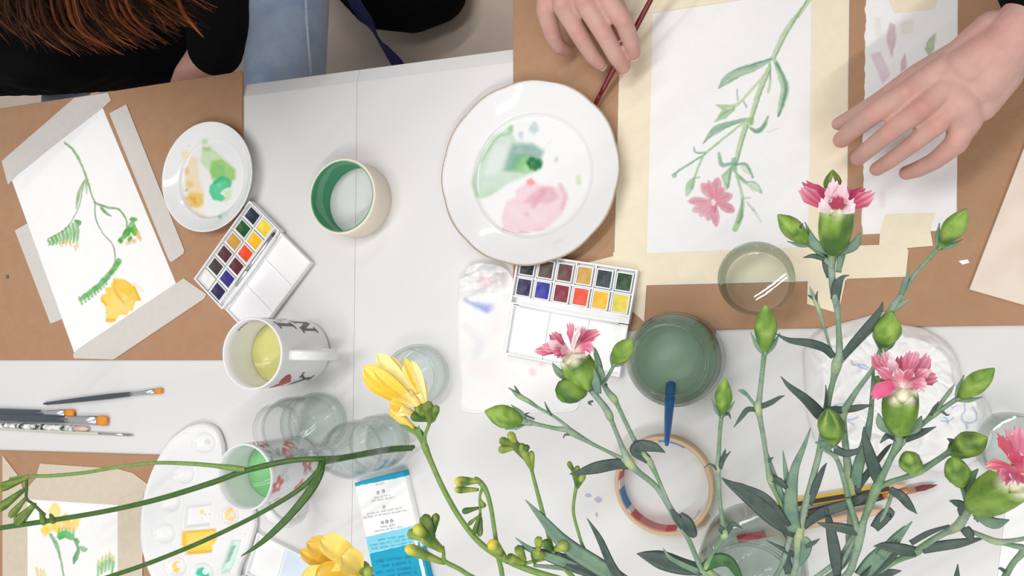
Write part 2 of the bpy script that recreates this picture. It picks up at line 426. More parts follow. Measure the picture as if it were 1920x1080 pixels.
pc.line([(1399, 233), (1388, 270), (1377, 314)], [5, 5, 4], G4, .95).line([(1402, 236), (1391, 272), (1380, 312)], 1.6, (120, 160, 125), .8)
pc.line([(1376, 306), (1354, 309), (1348, 288)], [3, 4, 3], G2, .85)
pc.poly([(1373, 308), (1352, 330), (1362, 357), (1367, 352), (1373, 322)], G1, .85, 2.5, .4).line([(1371, 312), (1365, 350)], [1, 2], G3, .7)
pc.line([(1376, 300), (1378, 318)], 5, (120, 175, 140), .8)
pc.line([(1378, 308), (1399, 309), (1412, 333)], [2, 3, 2], G3, .85).poly([(1384, 310), (1398, 311), (1410, 330), (1396, 324)], (205, 218, 190), .7, 2)
pc.line([(1378, 322), (1399, 343), (1427, 361)], [2, 3, 2], G2, .9).poly([(1398, 344), (1414, 342), (1427, 360), (1412, 360)], (205, 220, 195), .8, 2).line([(1400, 341), (1416, 342), (1427, 358)], 1.3, G3, .8)
pc.line([(1380, 324), (1392, 369), (1388, 405), (1378, 430)], [3, 3, 6, 5], G1, .9).line([(1392, 372), (1390, 404), (1384, 418)], [1, 3, 2], (120, 150, 100), .7)
pc.line([(1392, 372), (1407, 371)], 2, G1, .7)
pc.line([(1401, 380), (1414, 396)], 1.5, (150, 160, 165), .7).line([(1412, 392), (1427, 416)], [3, 1.5], (170, 185, 175), .5)
pc.line([(1438, 248), (1460, 240)], .7, (190, 195, 195), .6)
C0 = (1339, 377)
for tx, ty, wd, cc in ((1346, 333, 9, (214, 136, 152)), (1328, 338, 6, (224, 160, 172)), (1316, 344, 9, (216, 142, 158)), (1290, 377, 8, (218, 148, 162)), (1298, 396, 8, (224, 165, 176)),
                       (1312, 405, 9, (226, 168, 178)), (1326, 413, 8, (222, 160, 172)), (1343, 424, 8, (214, 140, 156)), (1377, 396, 9, (214, 138, 154)), (1372, 366, 9, (218, 150, 162)), (1357, 352, 7, (220, 150, 165))):
    m1 = (C0[0] * .45 + tx * .55, C0[1] * .45 + ty * .55); m2 = (C0[0] * .2 + tx * .8, C0[1] * .2 + ty * .8)
    pc.line([C0, m1, m2, (tx, ty)], [2, wd, wd * .85, 1], cc, .85, 2)
    pc.line([(C0[0] * .8 + tx * .2, C0[1] * .8 + ty * .2), m2], [1, 2], (204, 118, 140), .45)
pc.blob(1338, 380, 4, 6, (250, 242, 244), .9, soft=3).line([(1342, 382), (1341, 397)], 1.5, (190, 100, 120), .6)
cp = thing('carnation_painting', 'watercolour of a pink carnation sprig masked by cream tape on the large board', 'painting', P(1370, 270, HB))
grid_sheet('paper', [P(1168, -90), P(1593, -150), P(1587, 526), P(1152, 537)], T + HB + .0001, T + HB + .0006, .00085, M_PAPER, pc, PAP, cp)
def tape(pts, par, z, m, name='tape_strip', th=.00016):
    return mk(name, *prism([P(q[0], q[1], HB) for q in pts], z, z + th), m, par, smooth=False)
zt = T + HB + .0007
tape([(1224, 24), (1222, -150), (1170, -140), (1165, 20), (1152, 530), (1170, 570), (1208, 603), (1213, 530), (1213, 475)], cp, zt, M_TAPE)
tape([(1150, 473), (1213, 475), (1340, 470), (1515, 463), (1695, 458), (1703, 470), (1698, 519), (1587, 523), (1152, 534)], cp, zt + .0002, M_TAPE)
tape([(1523, -150), (1590, -152), (1588, 400), (1584, 530), (1572, 588), (1513, 570), (1516, 466)], cp, zt + .0004, M_TAPE)
tape([(1150, 32), (1225, 25), (1522, -19), (1523, -110), (1150, -60)], cp, zt + .0006, M_TAPE)
tape([(1050, 505), (1152, 480), (1152, 537), (1120, 540), (1050, 520)], cp, zt - .0005, M_TAPE)

# --- colour test strip
ps = Paint()
ps.poly([(1668, 42), (1678, 46), (1680, 75), (1672, 110), (1662, 76)], (216, 186, 190), .85, 2.5, .3)
ps.poly([(1632, 102), (1650, 96), (1670, 140), (1655, 158)], (224, 206, 216), .85, 3, .3)
ps.poly([(1698, 100), (1700, 128), (1688, 136), (1690, 112)], (205, 178, 180), .8, 2.5, .3)
ps.poly([(1754, 62), (1752, 92), (1742, 106), (1734, 92), (1740, 74)], (174, 194, 158), .9, 2.5, .3)
ps.poly([(1640, 34), (1652, 32), (1652, 66), (1642, 68)], (226, 226, 212), .6, 5).poly([(1690, 40), (1712, 36), (1712, 62), (1690, 66)], (226, 226, 205), .6, 6)
ps.blob(1655, 375, 5, 16, (232, 210, 218), .6, soft=6).blob(1690, 300, 12, 12, (228, 230, 214), .5, soft=8)
tp = thing('test_strip', 'narrow white paper strip with pale pink and green brush trials under the hand', 'paper', P(1705, 200, HB))
grid_sheet('paper', [P(1623, -40), P(1795, -60), P(1792, 432), P(1615, 441)], T + HB + .0001, T + HB + .0005, .0012, M_PAPER, ps, PAP, tp, edge_noise=.003)
tape([(1662, -6), (1752, -18), (1756, 2), (1752, 18), (1676, 26)], tp, T + HB + .0006, M_TAPE)
tape([(1660, 402), (1754, 399), (1744, 432), (1749, 461), (1690, 466), (1648, 460), (1650, 434)], tp, T + HB + .0006, M_TAPE)

# --- freesia painting, left
pf = Paint(); K1, K2, K3 = (150, 178, 128), (110, 160, 100), (96, 176, 76)
pf.line([(121, 267), (137, 281), (150, 303), (162, 332), (171, 362), (178, 380)], [2, 2.6, 2.4, 2, 1.8, 2], K1, .95)
pf.line([(178, 380), (180, 411), (192, 436), (211, 458), (216, 482)], 1.3, (120, 155, 125), .9)
pf.line([(160, 336), (148, 362), (143, 391)], [1.5, 3.4, 1.3], (140, 180, 120), .9).line([(158, 340), (155, 356), (145, 395), (121, 431), (90, 448)], 1.2, (150, 170, 140), .9)
pf.line([(162, 340), (162, 364)], [3, 1], K1, .8)
pf.line([(178, 380), (202, 389), (223, 393), (237, 413), (235, 433), (222, 452)], [2, 2.4, 1.8, 1.6, 1.4, 1.2], K2, .9).line([(190, 390), (200, 400), (208, 405)], [2.5, 3, 1], (104, 160, 84), .9)
for i in range(9):
    t = i / 8; x = 143 - 52 * t; y = 416 + 36 * t
    L = 30 * (1 - t) + 8
    pf.line([(x, y), (x + 3, y + L * .5), (x + 1, y + L)], [3, 3, 1.5], [K3, (84, 160, 70), (120, 186, 96)][i % 3], .85)
pf.line([(141, 414), (149, 417), (147, 424)], [2, 4, 1], (90, 165, 72), .9)
for x, y in ((114, 455), (122, 452), (131, 453), (140, 462), (144, 456)): pf.line([(x, y), (x + 2, y + 7)], [3, 2], (236, 196, 118), .7)
for x, y, rx, ry, a in ((250, 411, 8, 5, 0), (246, 425, 7, 12, 30), (238, 436, 6, 12, 40), (252, 432, 6, 10, -10), (230, 446, 5, 9, 45), (243, 448, 4, 6, 20), (226, 452, 4, 5, 0)):
    pf.blob(x, y, rx, ry, [(96, 178, 72), (84, 160, 60), (112, 184, 84)][int(x) % 3], .85, a, 3, .2)
for x, y, rx, ry in ((259, 440, 4, 8), (263, 447, 3, 5), (251, 452, 5, 4), (240, 456, 6, 3)): pf.blob(x, y, rx, ry, (236, 178, 84), .75, 0, 3)
for i in range(15):
    t = i / 14; x = 221 - 60 * t ** 1.1 - 10 * t ** 3; y = 488 + 70 * t ** .9
    pf.blob(x + 1, y + 2, 6 - 1.5 * t, 6, [(112, 186, 116), (92, 172, 96), (128, 192, 110)][i % 3], .85, 40, 3, .2)
    if i > 5: pf.line([(x, y + 2), (x + 3, y + 12)], [2, 2.5], (120, 184, 112), .8)
pf.line([(216, 482), (212, 505), (196, 530), (176, 550)], 1.2, (110, 155, 120), .7)
pf.poly([(213, 521), (234, 524), (254, 538), (264, 564), (254, 566), (249, 582), (242, 584), (238, 591), (224, 590), (215, 603), (199, 606), (198, 576), (188, 564), (191, 553), (199, 550), (197, 540), (207, 538)], (242, 208, 96), .92, 3, .25)
pf.poly([(215, 524), (236, 526), (254, 541), (262, 563), (246, 564), (232, 550), (222, 545)], (240, 200, 70), .8, 4, .3)
pf.poly([(212, 540), (226, 560), (228, 586), (216, 600), (203, 600), (203, 572)], (246, 216, 112), .7, 6, .2)
pf.line([(216, 528), (216, 545), (230, 566)], 2.5, (232, 180, 60), .7).line([(252, 538), (262, 562)], [1, 2.5], (226, 168, 60), .8).line([(200, 600), (214, 600)], 2.5, (236, 176, 60), .7).line([(190, 560), (199, 572)], 2, (234, 176, 70), .7)
pf.line([(252, 532), (267, 545)], [3, 4], (250, 224, 180), .6)
fp = thing('freesia_painting', 'watercolour of a drooping yellow freesia on white paper turned diagonally', 'painting', P(180, 430, HB))
PAPW = s2l((246, 245, 244))
tz = T + HB + .0006
grid_sheet('paper', [P(191, 189), P(338, 540), P(144, 661), P(24, 330)], T + HB + .0001, T + HB + .0006, .0009, M_PAPER, pf, PAPW, fp)
tape([(140, 184), (203, 174), (209, 188), (197, 200), (100, 275), (32, 330), (16, 347), (4, 302)], fp, tz, M_TAPEG)
tape([(206, 213), (238, 196), (347, 470), (345, 476), (322, 492), (317, 486)], fp, tz + .0003, M_TAPEG)
tape([(28, 432), (53, 418), (122, 596), (95, 607)], fp, tz - .0005, M_TAPEG)
tape([(336, 528), (345, 522), (388, 552), (384, 560), (214, 674), (140, 672), (138, 664), (146, 655)], fp, tz + .0002, M_TAPEG)

# --- freesia painting, bottom left
pb = Paint()
for x, y, rx, ry, a in ((104, 958, 12, 14, 0), (92, 985, 12, 14, 20), (108, 985, 10, 16, 0), (124, 980, 9, 16, 0), (138, 985, 7, 15, 15), (146, 980, 4, 10, 20), (84, 995, 8, 10, 0)):
    pb.blob(x, y, rx, ry, [(246, 214, 92), (240, 200, 84), (248, 224, 130)][int(x) % 3], .8, a, 4, .25)
pb.poly([(106, 1008), (110, 1000), (124, 994), (138, 1002), (142, 1014), (132, 1012), (122, 1009), (112, 1013)], (86, 178, 98), .9, 3, .2)
for x in (110, 116, 123, 130, 137): pb.line([(x, 1004), (x + 1, 990)], [3, 1], (112, 190, 112), .8)
pb.line([(95, 1003), (106, 1022), (114, 1050), (121, 1090)], [3, 4, 2, 2], (110, 176, 120), .9)
pb.line([(141, 1012), (147, 1030), (142, 1045), (138, 1057)], [3, 3, 5, 1.5], (86, 165, 104), .9).line([(147, 1016), (144, 1012)], 3, (90, 170, 100), .9).line([(152, 1026), (158, 1030), (164, 1030)], [3, 5, 1], (124, 184, 118), .85)
for x, y in ((185, 1066), (192, 1060), (199, 1056), (206, 1052), (212, 1058)): pb.line([(x, y - 14), (x, y - 2), (x - 2, y + 16)], [2, 3.2, 2], (116, 184, 104), .8).line([(x, y - 18), (x + 1, y - 8)], [1.5, 2.5], (240, 220, 160), .7)
for x, y in ((68, 1064), (76, 1068), (82, 1070)): pb.line([(x, y), (x + 3, y + 16)], [2.5, 3], (232, 212, 140), .8)
bp_ = thing('freesia_painting', 'watercolour of an upright yellow freesia masked by cream tape beside the palette', 'painting', P(145, 1010, HB))
grid_sheet('paper', [P(46, 920), P(244, 937), P(243, 1120), P(44, 1120)], T + HB + .0001, T + HB + .0006, .0009, M_PAPER, pb, PAPW, bp_)
z3 = T + HB + .0007
tape([(68, 897), (76, 869), (221, 879), (250, 887), (277, 907), (268, 938), (240, 938), (222, 947), (52, 936), (47, 921)], bp_, z3, M_TAPEB)
tape([(6, 853), (14, 864), (34, 890), (47, 921), (52, 936), (52, 1130), (6, 1130)], bp_, z3 + .0002, M_TAPEB)
tape([(222, 935), (270, 920), (268, 1130), (222, 1130)], bp_, z3 + .0004, M_TAPEB)

# --- beige card and white sheet at the right edge
mk('beige_card', *prism([P(1935, 235, HB), P(1816, 543, HB), P(1935, 577, HB), P(1990, 400, HB)], T + HB + .0003, T + HB + .0035), mat('beige_card', (236, 221, 205), .75, .03, 25, .15, rgb2=(228, 211, 194)), smooth=False,
   label='pale beige card lying on the large hardboard at the edge of the picture', cat='card')
mk('paper_sheet', *prism([P(1893, 890), P(2000, 890), P(2000, 1130), P(1864, 1130)], T + .0002, T + .0008), M_WHITEPAPER, smooth=False,
   label='plain white paper sheet on the table under the lowest carnation flower', cat='paper')
# ------------------------------------------------------------------ plates with paint
WC = s2l((237, 237, 238))
def dish(name, label, px, hz, z0, R, rw, paint, scal=0, edge=None, foot=.6, well=.003):
    c = P(px[0], px[1], hz); c = V([c[0], c[1], z0]); H = hz + T - z0
    t = thing(name, label, 'plate', c)
    top = [(0, well)] + [(r, well) for r in np.linspace(.03, 1, 26) * rw * .93]
    k = np.linspace(0, 1, 9)[1:]
    top += [(rw * .93 + rw * .09 * a, well + (.0035) * a * a) for a in k]
    r1 = rw * 1.02; z1 = well + .0035
    k = np.linspace(0, 1, 16)[1:]
    top += [(r1 + (R - .0008 - r1) * a, z1 + (H - z1) * (a ** 1.15)) for a in k]
    prof = top + [(R, H - .0003), (R, H - .0014), (R - .002, H - .0028), (r1 + .002, z1 - .002), (R * foot + .003, .001), (R * foot, 0), (R * foot - .004, 0), (R * foot - .006, .0012), (0, .0012)]
    def mod(r, z, th, kk):
        f = max(0, (r - rw) / (R - rw)); f = f * f
        return r * (1 + scal * f * (abs(math.cos(6 * th)) - .6)), z
    v, f = lathe(c, prof, 168, mod=mod)
    cols = np.tile(WC, (len(v), 1)); up = len(v)
    pc_ = paint.apply(PX(v), WC); rr = np.linalg.norm(v[:, :2] - c[:2], axis=1); sel = (v[:, 2] > z0 + well - .0002) & (rr < R * .985)
    cols[sel] = pc_[sel]
    if edge:
        for k_ in (len(top) - 1, len(top), len(top) + 1): cols[1 + (k_ - 1) * 168:1 + k_ * 168] = s2l(edge)
    mk('dish_body', v, f, M_CERAM, t, cols=cols)
    return t
pp = Paint()
px_ = lambda X, Y: (820 + X / 3, 140 + Y / 3)
def Q(l): return [px_(*a) for a in l]
pp.poly(Q([(405, 285), (300, 350), (240, 450), (190, 600), (215, 690), (300, 680), (400, 610), (480, 580), (580, 520), (600, 430), (540, 390), (440, 370)]), (196, 216, 200), .85, 8, .2)
pp.poly(Q([(420, 390), (540, 390), (600, 430), (580, 470), (480, 470), (430, 540), (370, 540)]), (140, 172, 170), .75, 9, .2)
pp.poly(Q([(430, 450), (500, 440), (520, 480), (480, 550), (400, 540)]), (120, 180, 130), .7, 9)
pp.poly(Q([(330, 400), (400, 380), (380, 470), (330, 560), (270, 560), (290, 460)]), (222, 230, 226), .6, 9)
pp.poly(Q([(480, 470), (560, 470), (590, 500), (560, 545), (500, 560), (450, 545)]), (150, 205, 130), .6, 8)
pp.blob(*px_(545, 505), 14, 13, (38, 122, 72), .95, 0, 6, .2)
pp.line(Q([(420, 290), (400, 330), (330, 360), (240, 500)]), [3, 3, 2, 1.5], (130, 180, 100), .6, 4)
pp.line(Q([(200, 610), (240, 690), (330, 650)]), 3, (180, 212, 150), .6, 4)
pp.blob(*px_(545, 300), 9, 11, (160, 190, 190), .7, 20, 5).blob(*px_(470, 340), 4, 8, (170, 195, 205), .7, 0, 4).blob(*px_(412, 300), 5, 7, (140, 190, 140), .7, 0, 4)
pp.blob(*px_(670, 480), 4, 5, (150, 180, 170), .6, 0, 3).blob(*px_(795, 590), 4, 11, (190, 214, 120), .8, 0, 4).line(Q([(590, 430), (640, 370)]), .7, (200, 205, 205), .6)
pp.poly(Q([(440, 650), (500, 610), (620, 620), (690, 640), (735, 700), (700, 790), (620, 860), (480, 890), (370, 870), (360, 800), (390, 710), (440, 690)]), (236, 206, 214), .85, 7, .35)
pp.poly(Q([(480, 720), (560, 640), (640, 630), (690, 690), (640, 720), (560, 730)]), (222, 170, 182), .6, 7).line(Q([(540, 740), (600, 650)]), 5, (214, 150, 166), .5, 6)
pp.line(Q([(690, 620), (720, 680), (700, 750)]), 4, (220, 160, 176), .6, 5).blob(*px_(525, 603), 9, 6, (232, 140, 146), .85, 0, 5).line(Q([(370, 870), (470, 890), (600, 870)]), 1.5, (215, 160, 175), .6)
pp.blob(*px_(505, 785), 5, 4, (222, 165, 180), .6, 0, 3).line(Q([(650, 950), (700, 930)]), 2, (235, 200, 205), .5, 4)
dish('painting_plate', 'large white plate with gold-brown rim holding dark green and pink paint washes', (988, 323), .024, T + HB + .0002, .0942, .0635, pp, .012, (170, 150, 125), .6)
sp = Paint(); px_ = lambda X, Y: (290 + X / 4.91, 220 + Y / 4.91)
sp.poly(Q([(440, 270), (520, 270), (620, 370), (740, 470), (750, 560), (680, 640), (540, 590), (500, 500), (420, 410)]), (204, 226, 182), .85, 6, .25)
sp.poly(Q([(520, 400), (620, 380), (740, 480), (740, 570), (660, 590), (600, 560), (530, 570), (510, 500)]), (160, 206, 116), .85, 6, .25)
sp.poly(Q([(520, 470), (560, 430), (640, 440), (650, 520), (560, 560), (520, 530)]), (138, 204, 122), .8, 5, .4)
sp.poly(Q([(560, 570), (620, 545), (690, 580), (690, 640), (640, 660), (600, 700), (660, 740), (620, 780), (540, 760), (500, 690), (510, 630)]), (90, 204, 150), .92, 4, .35)
sp.line(Q([(560, 600), (620, 555), (690, 590), (690, 635)]), [3, 4, 3, 3], (50, 180, 120), .7, 4).poly(Q([(640, 680), (720, 660), (700, 750), (650, 780)]), (200, 226, 160), .7, 6)
sp.blob(*px_(460, 225), 6, 6, (190, 216, 160), .7, 0, 4).blob(*px_(480, 290), 8, 4, (160, 196, 130), .6, 0, 4)
sp.poly(Q([(240, 310), (310, 310), (330, 360), (260, 400)]), (240, 222, 180), .75, 6).poly(Q([(330, 350), (390, 380), (410, 560), (450, 690), (300, 720), (280, 560), (290, 460)]), (240, 218, 178), .8, 6, .2)
sp.poly(Q([(300, 720), (340, 690), (450, 700), (450, 800), (400, 840), (320, 820), (270, 740)]), (232, 196, 110), .85, 6, .3).poly(Q([(320, 730), (380, 740), (400, 800), (350, 800)]), (222, 172, 60), .8, 6)
sp.blob(*px_(300, 490), 5, 7, (226, 184, 110), .7, 0, 4).blob(*px_(320, 615), 8, 6, (230, 194, 110), .7, 0, 4).blob(*px_(290, 670), 4, 3, (200, 160, 120), .8, 0, 3).poly(Q([(370, 850), (450, 860), (480, 930), (420, 940)]), (240, 222, 190), .6, 6)
sp.blob(*px_(600, 915), 4, 4, (90, 206, 176), .8, 0, 3).blob(*px_(640, 885), 8, 5, (190, 232, 210), .6, 0, 4).blob(*px_(315, 265), 1, 1, (90, 90, 90), .8, 0, 1.5)
dish('saucer', 'small white saucer with yellow ochre and bright green paint on the left board', (385.5, 331), .02, T + HB + .0002, .0665, .048, sp, 0, None, .62, .0035)

# ------------------------------------------------------------------ masking tape rolls
def tape_roll(label, px, h, R, r, m_out, core_fn, rough_core, label_core, n=120):
    c = P(px[0], px[1], h); c = V([c[0], c[1], T + .0002])
    t = thing('tape_roll', label, 'tape roll', c)
    rr = r + .0012
    v, f = lathe(c, [(rr, 0), (R - .0006, 0), (R, .0006), (R, h - .0006), (R - .0006, h), (rr, h), (rr, 0)], n)
    mk('tape_winding', v, f, m_out, t)
    zs = np.linspace(h - .0002, .0002, 26)
    v, f = lathe(c, [(rr - .0001, .0002), (rr - .0001, h - .0002)] + [(r, z) for z in zs] + [(rr - .0001, .0002)], n * 2)
    az = np.arctan2(v[:, 1] - c[1], v[:, 0] - c[0]); mk('cardboard_core', v, f, rough_core, t, cols=core_fn(az, (v[:, 2] - c[2]) / h), label=label_core)
    return t, c
M_ROLL = mat('cream_tape_side', (240, 228, 212), .6, .02, 60, .1)
M_ROLL2 = mat('tan_tape_side', (212, 184, 150), .6, .03, 60, .1)
M_CORE = mat('printed_card_core', (80, 160, 120), .6, .03, 60, .1, vcol=True)
def core_green(az, z):
    a = s2l((74, 158, 118)); b = s2l((128, 186, 156)); k = np.clip((np.sin(az * 1.0 + z * 7 + 1.2 * vnoise(az * 2 + 9, z * 3)) - .35) * 3, 0, 1)[:, None] * .75
    return a * (1 - k) + b * k
tape_roll('cream masking tape roll with a green inner core standing at the table seam', (640.5, 368), .036, .0415, .0378, M_ROLL, core_green, M_CORE, 'green streaked cardboard core')
def core_rb(az, z):
    d = np.degrees(az) % 360
    out = np.tile(s2l((222, 214, 210)), (len(az), 1))
    def seg(a, b, c): out[(d > a) & (d < b)] = s2l(c)
    seg(165, 177, (202, 92, 92)); seg(188, 215, (88, 128, 178)); seg(222, 236, (196, 84, 84)); seg(236, 272, (206, 128, 126)); seg(272, 288, (190, 70, 70)); seg(60, 95, (88, 128, 178)); seg(110, 125, (200, 90, 90))
    return out
_, c_ = tape_roll('thin tan masking tape roll with red and blue core print on the white table', (1243, 911), .021, .0455, .0405, M_ROLL2, core_rb, M_CORE, 'white card core printed red and blue')
mk('tape_scrap', *prism([P(1298, 985), P(1310, 955), P(1332, 968), P(1322, 985), P(1308, 990)], T + .0002, T + .0012), M_ROLL2, smooth=False, label='small torn scrap of tan tape beside the thin tan roll', cat='tape')

# ------------------------------------------------------------------ half-pan watercolour boxes
M_PANW = mat('white_pan_plastic', (240, 240, 242), .35, .02, 60)
def pan_box(O, U, Wv, colours, label, z0, wash=None, name='watercolour_box'):
    O, U, Wv = V(O), V(U), V(Wv)
    u = U - O; u[2] = 0; L = np.linalg.norm(u); u /= L
    v = Wv - O; v[2] = 0; v = v - u * v.dot(u); W = np.linalg.norm(v); v /= W; k = W / .104; ww = V([0, 0, .85])
    O = V([O[0], O[1], z0]); t = thing(name, label, 'paint box', O + u * L / 2 + v * W / 2, 'half-pan watercolour boxes')
    B = lambda a, b: boxuv(O, u, v * k, ww, a, b)
    tw = .0016
    g = [B((0, 0, 0), (L, .0525, .003))]
    g += [B((0, 0, .003), (tw, .0525, .0125)), B((L - tw, 0, .003), (L, .0525, .0125)), B((tw, 0, .003), (L - tw, tw, .0125)), B((tw, .051, .003), (L - tw, .0525, .0115))]
    g += [B((tw, .0236, .003), (L - tw, .0248, .0095)), B((tw, .0438, .003), (L - tw, .0452, .0105))]
    pitch = (L - 2 * tw) / 6
    for i in range(1, 6): g.append(B((tw + pitch * i - .0006, tw, .003), (tw + pitch * i + .0006, .0438, .0085)))
    mk('paint_tray', *join(*g), M_PLAST, t, smooth=False)
    g = [B((.002, .0535, 0), (L - .001, .104, .0022)), B((.002, .0535, .0022), (.0035, .104, .008)), B((L - .0025, .0535, .0022), (L - .001, .104, .008)), B((.0035, .1025, .0022), (L - .0025, .104, .008)), B((.0035, .0535, .0022), (L - .0025, .0548, .007))]
    for i in (1, 2): g.append(B((L * i / 3 - .0005, .0548, .0022), (L * i / 3 + .0005, .1025, .0042)))
    mk('mixing_lid', *join(*g), M_PLAST, t, smooth=False)
    if wash: mk('paint_wash', *B((L * wash[0] / 3 + .0022, .0575, .0023), (L * (wash[0] + 1) / 3 - .0022, .1005, .0026)), mat('pale_wash', wash[1], .3, .03, 60), t, smooth=False)
    mk('hinge', *tube([O + u * .01 + v * k * .053 + ww * .0095, O + u * (L - .01) + v * k * .053 + ww * .0095], .0017, 10), M_PLAST, t)
    for r, cv in ((0, .0132), (1, .0343)):
        for i in range(6):
            cu = tw + pitch * (i + .5); a, b = .0082, .0092
            q = lambda x0, y0, z_0, x1, y1, z_1: B((cu + x0, cv + y0, z_0), (cu + x1, cv + y1, z_1))
            cup = join(q(-a, -b, .003, a, b, .005), q(-a, -b, .005, -a + .0011, b, .0108), q(a - .0011, -b, .005, a, b, .0108), q(-a + .0011, -b, .005, a - .0011, -b + .0011, .0108), q(-a + .0011, b - .0011, .005, a - .0011, b, .0108))
            pan = mk('paint_pan', *cup, M_PANW, t, smooth=False)
            c = colours[r][i]
            if c:
                bx, by = a - .0012, b - .0012
                n = 7; vs = []; fs = []
                for y in range(n):
                    for x in range(n):
                        X = -1 + 2 * x / (n - 1); Y = -1 + 2 * y / (n - 1)
                        hh = .0098 - .0013 * max(0, 1 - (X * X + Y * Y)) + .0005 * (random.random() - .5)
                        vs.append(O + u * (cu + X * bx) + v * k * (cv + Y * by) + ww * hh)
                for y in range(n - 1):
                    for x in range(n - 1): fs.append((y * n + x, y * n + x + 1, (y + 1) * n + x + 1, (y + 1) * n + x))
                mk('paint_block', vs, fs, mat('pan_paint', c, .3, .1, 200, .3), pan)
    return t, O, u, v * k, L
Z_ON = T + HB + .0004
box_c = [[(34, 38, 40), (86, 66, 60), (100, 54, 52), (206, 160, 72), (34, 54, 62), (20, 66, 36)],
         [(44, 36, 84), (48, 46, 158), (134, 32, 52), (232, 82, 44), (250, 188, 24), (230, 212, 76)]]
pan_box(P(974, 473, .012), P(1197, 507, .012), P(938, 661, .008), box_c, 'open watercolour box with wet used pans, lid towards the carnations, by the large plate', Z_ON + .0012)
box_l = [[(34, 46, 64), (22, 88, 32), (206, 158, 66), (88, 46, 50), (68, 62, 56), (240, 238, 232)],
         [(244, 216, 64), (250, 190, 18), (236, 78, 34), (96, 36, 44), (56, 44, 130), (44, 38, 80)]]
_, Ob, ub, vb, Lb = pan_box(P(470, 377, .012), P(366, 523, .012), P(594, 479, .008), box_l, 'clean open watercolour box with a white pan, turned diagonally beside the saucer', T + HB + .0004)
A_ = P(487, 995); u_ = nrm(P(590, 1047) - A_); v_ = V([u_[1], -u_[0], 0]); v_ = v_ if v_[1] < 0 else -v_
pan_box(A_ + v_ * .104, A_ + v_ * .104 + u_ * .123, A_, [[(60, 60, 70)] * 6, [(50, 50, 60), (60, 50, 130), (120, 40, 50), (220, 80, 50), (240, 190, 40), (230, 210, 80)]],
        'open watercolour box lying behind the bottom yellow freesia flower', T + .0003, wash=(1, (216, 228, 244)))

# ------------------------------------------------------------------ brushes and pencils
M_FERR = mat('silver_ferrule', (214, 216, 220), .22, .03, 80, metal=.85)
M_COPPER = mat('copper_ferrule', (214, 160, 130), .3, .05, 80, metal=.7)
def axis_tube(a, b, prof, n=12, flat=None):
    """tube from a to b; prof = (fraction, radius[, flattening])"""
    a, b = V(a), V(b); ax = b - a; s = nrm(np.cross(V([0, 0, 1]), ax)); u = nrm(np.cross(ax, s)); vs = []; fs = []
    for q in prof:
        t, r = q[0], q[1]; fz = q[2] if len(q) > 2 else 1; fw = q[3] if len(q) > 3 else 1
        for k in range(n):
            th = 2 * math.pi * k / n; vs.append(a + ax * t + s * r * fw * math.cos(th) + u * r * fz * math.sin(th))
    m = len(prof)
    for i in range(m - 1):
        for k in range(n):
            j = (k + 1) % n; fs.append((i * n + k, (i + 1) * n + k, (i + 1) * n + j, i * n + j))
    fs.append(tuple(range(n))); fs.append(tuple((m - 1) * n + k for k in range(n - 1, -1, -1)))
    return V(vs), fs
def brush(label, a, b, r, mh, tip, fh=.72, ft=.93, flat=False, mf=None, group=None, name='paint_brush'):
    a, b = V(a), V(b); t = thing(name, label, 'brush', (a + b) / 2, group)
    lerp = lambda k: a + (b - a) * k
    mk('handle', *axis_tube(a, lerp(fh), [(0, r * .35), (.03, r * .6), (.4, r * .95), (.75, r * 1.1), (.93, r * .9), (1, r * .72)]), mh, t)
    fz, fw = (.55, 1.35) if flat else (1, 1)
    mk('ferrule', *axis_tube(lerp(fh - .02), lerp(ft), [(0, r * .78), (.2, r * .82), (.22, r * .88), (.26, r * .8), (.6, r * .8, (1 + fz) / 2, (1 + fw) / 2), (1, r * .78, fz, fw)]), mf or M_FERR, t)
    pr = [(0, r * .72, fz, fw), (.5, r * .85, fz, fw), (1, r * .7, fz * .5, fw)] if flat else [(0, r * .62), (.35, r * .75), (.75, r * .4), (1, r * .05)]
    mk('bristles', *axis_tube(lerp(ft), b, pr), tip, t)
    return t
M_SLATE = mat('slate_handle', (74, 82, 92), .35, .05, 60)
M_ORANGE = mat('orange_bristle', (236, 150, 50), .6, .12, 400, .4)
GB = 'flat brushes with slate handles'
brush('slate-handled flat brush lying alone above the other brushes', P(82, 757, .004), P(304, 732, .004), .0032, M_SLATE, M_ORANGE, .77, .94, True, group=GB)
brush('slate-handled flat brush whose orange tip is the shorter of the two in the bunch', P(-200, 770, .0045), P(139, 775, .004), .0048, M_SLATE, M_ORANGE, .86, .955, True, group=GB)
brush('thick slate-handled flat brush reaching farthest right in the bunch', P(-200, 772, .0055), P(201, 789, .005), .0058, M_SLATE, M_ORANGE, .85, .96, True, group=GB)
t = thing('patterned_pen', 'black and white patterned rod with a pale pink tip under the slate brushes', 'pen', P(60, 800, .004))
a, b = P(-160, 790, .004), P(166, 804, .004)
mk('barrel', *axis_tube(a, a + (b - a) * .93, [(0, .003), (.02, .0038), (1, .0038)]), mat('piebald', (246, 246, 244), .4, 0, 150, rgb2=(30, 32, 34)), t)
mk('tip', *axis_tube(a + (b - a) * .93, b, [(0, .0034), (.8, .003), (1, .0014)]), mat('pink_tip', (228, 196, 182), .5), t)
brush('thin pale green brush below the slate brushes, with a grey-green tip', P(-120, 797, .0022), P(251, 816, .0022), .0021, mat('pale_green_handle', (206, 212, 190), .4, .06, 40, rgb2=(216, 200, 188)), mat('grey_green_hair', (140, 150, 130), .7), .86, .955)
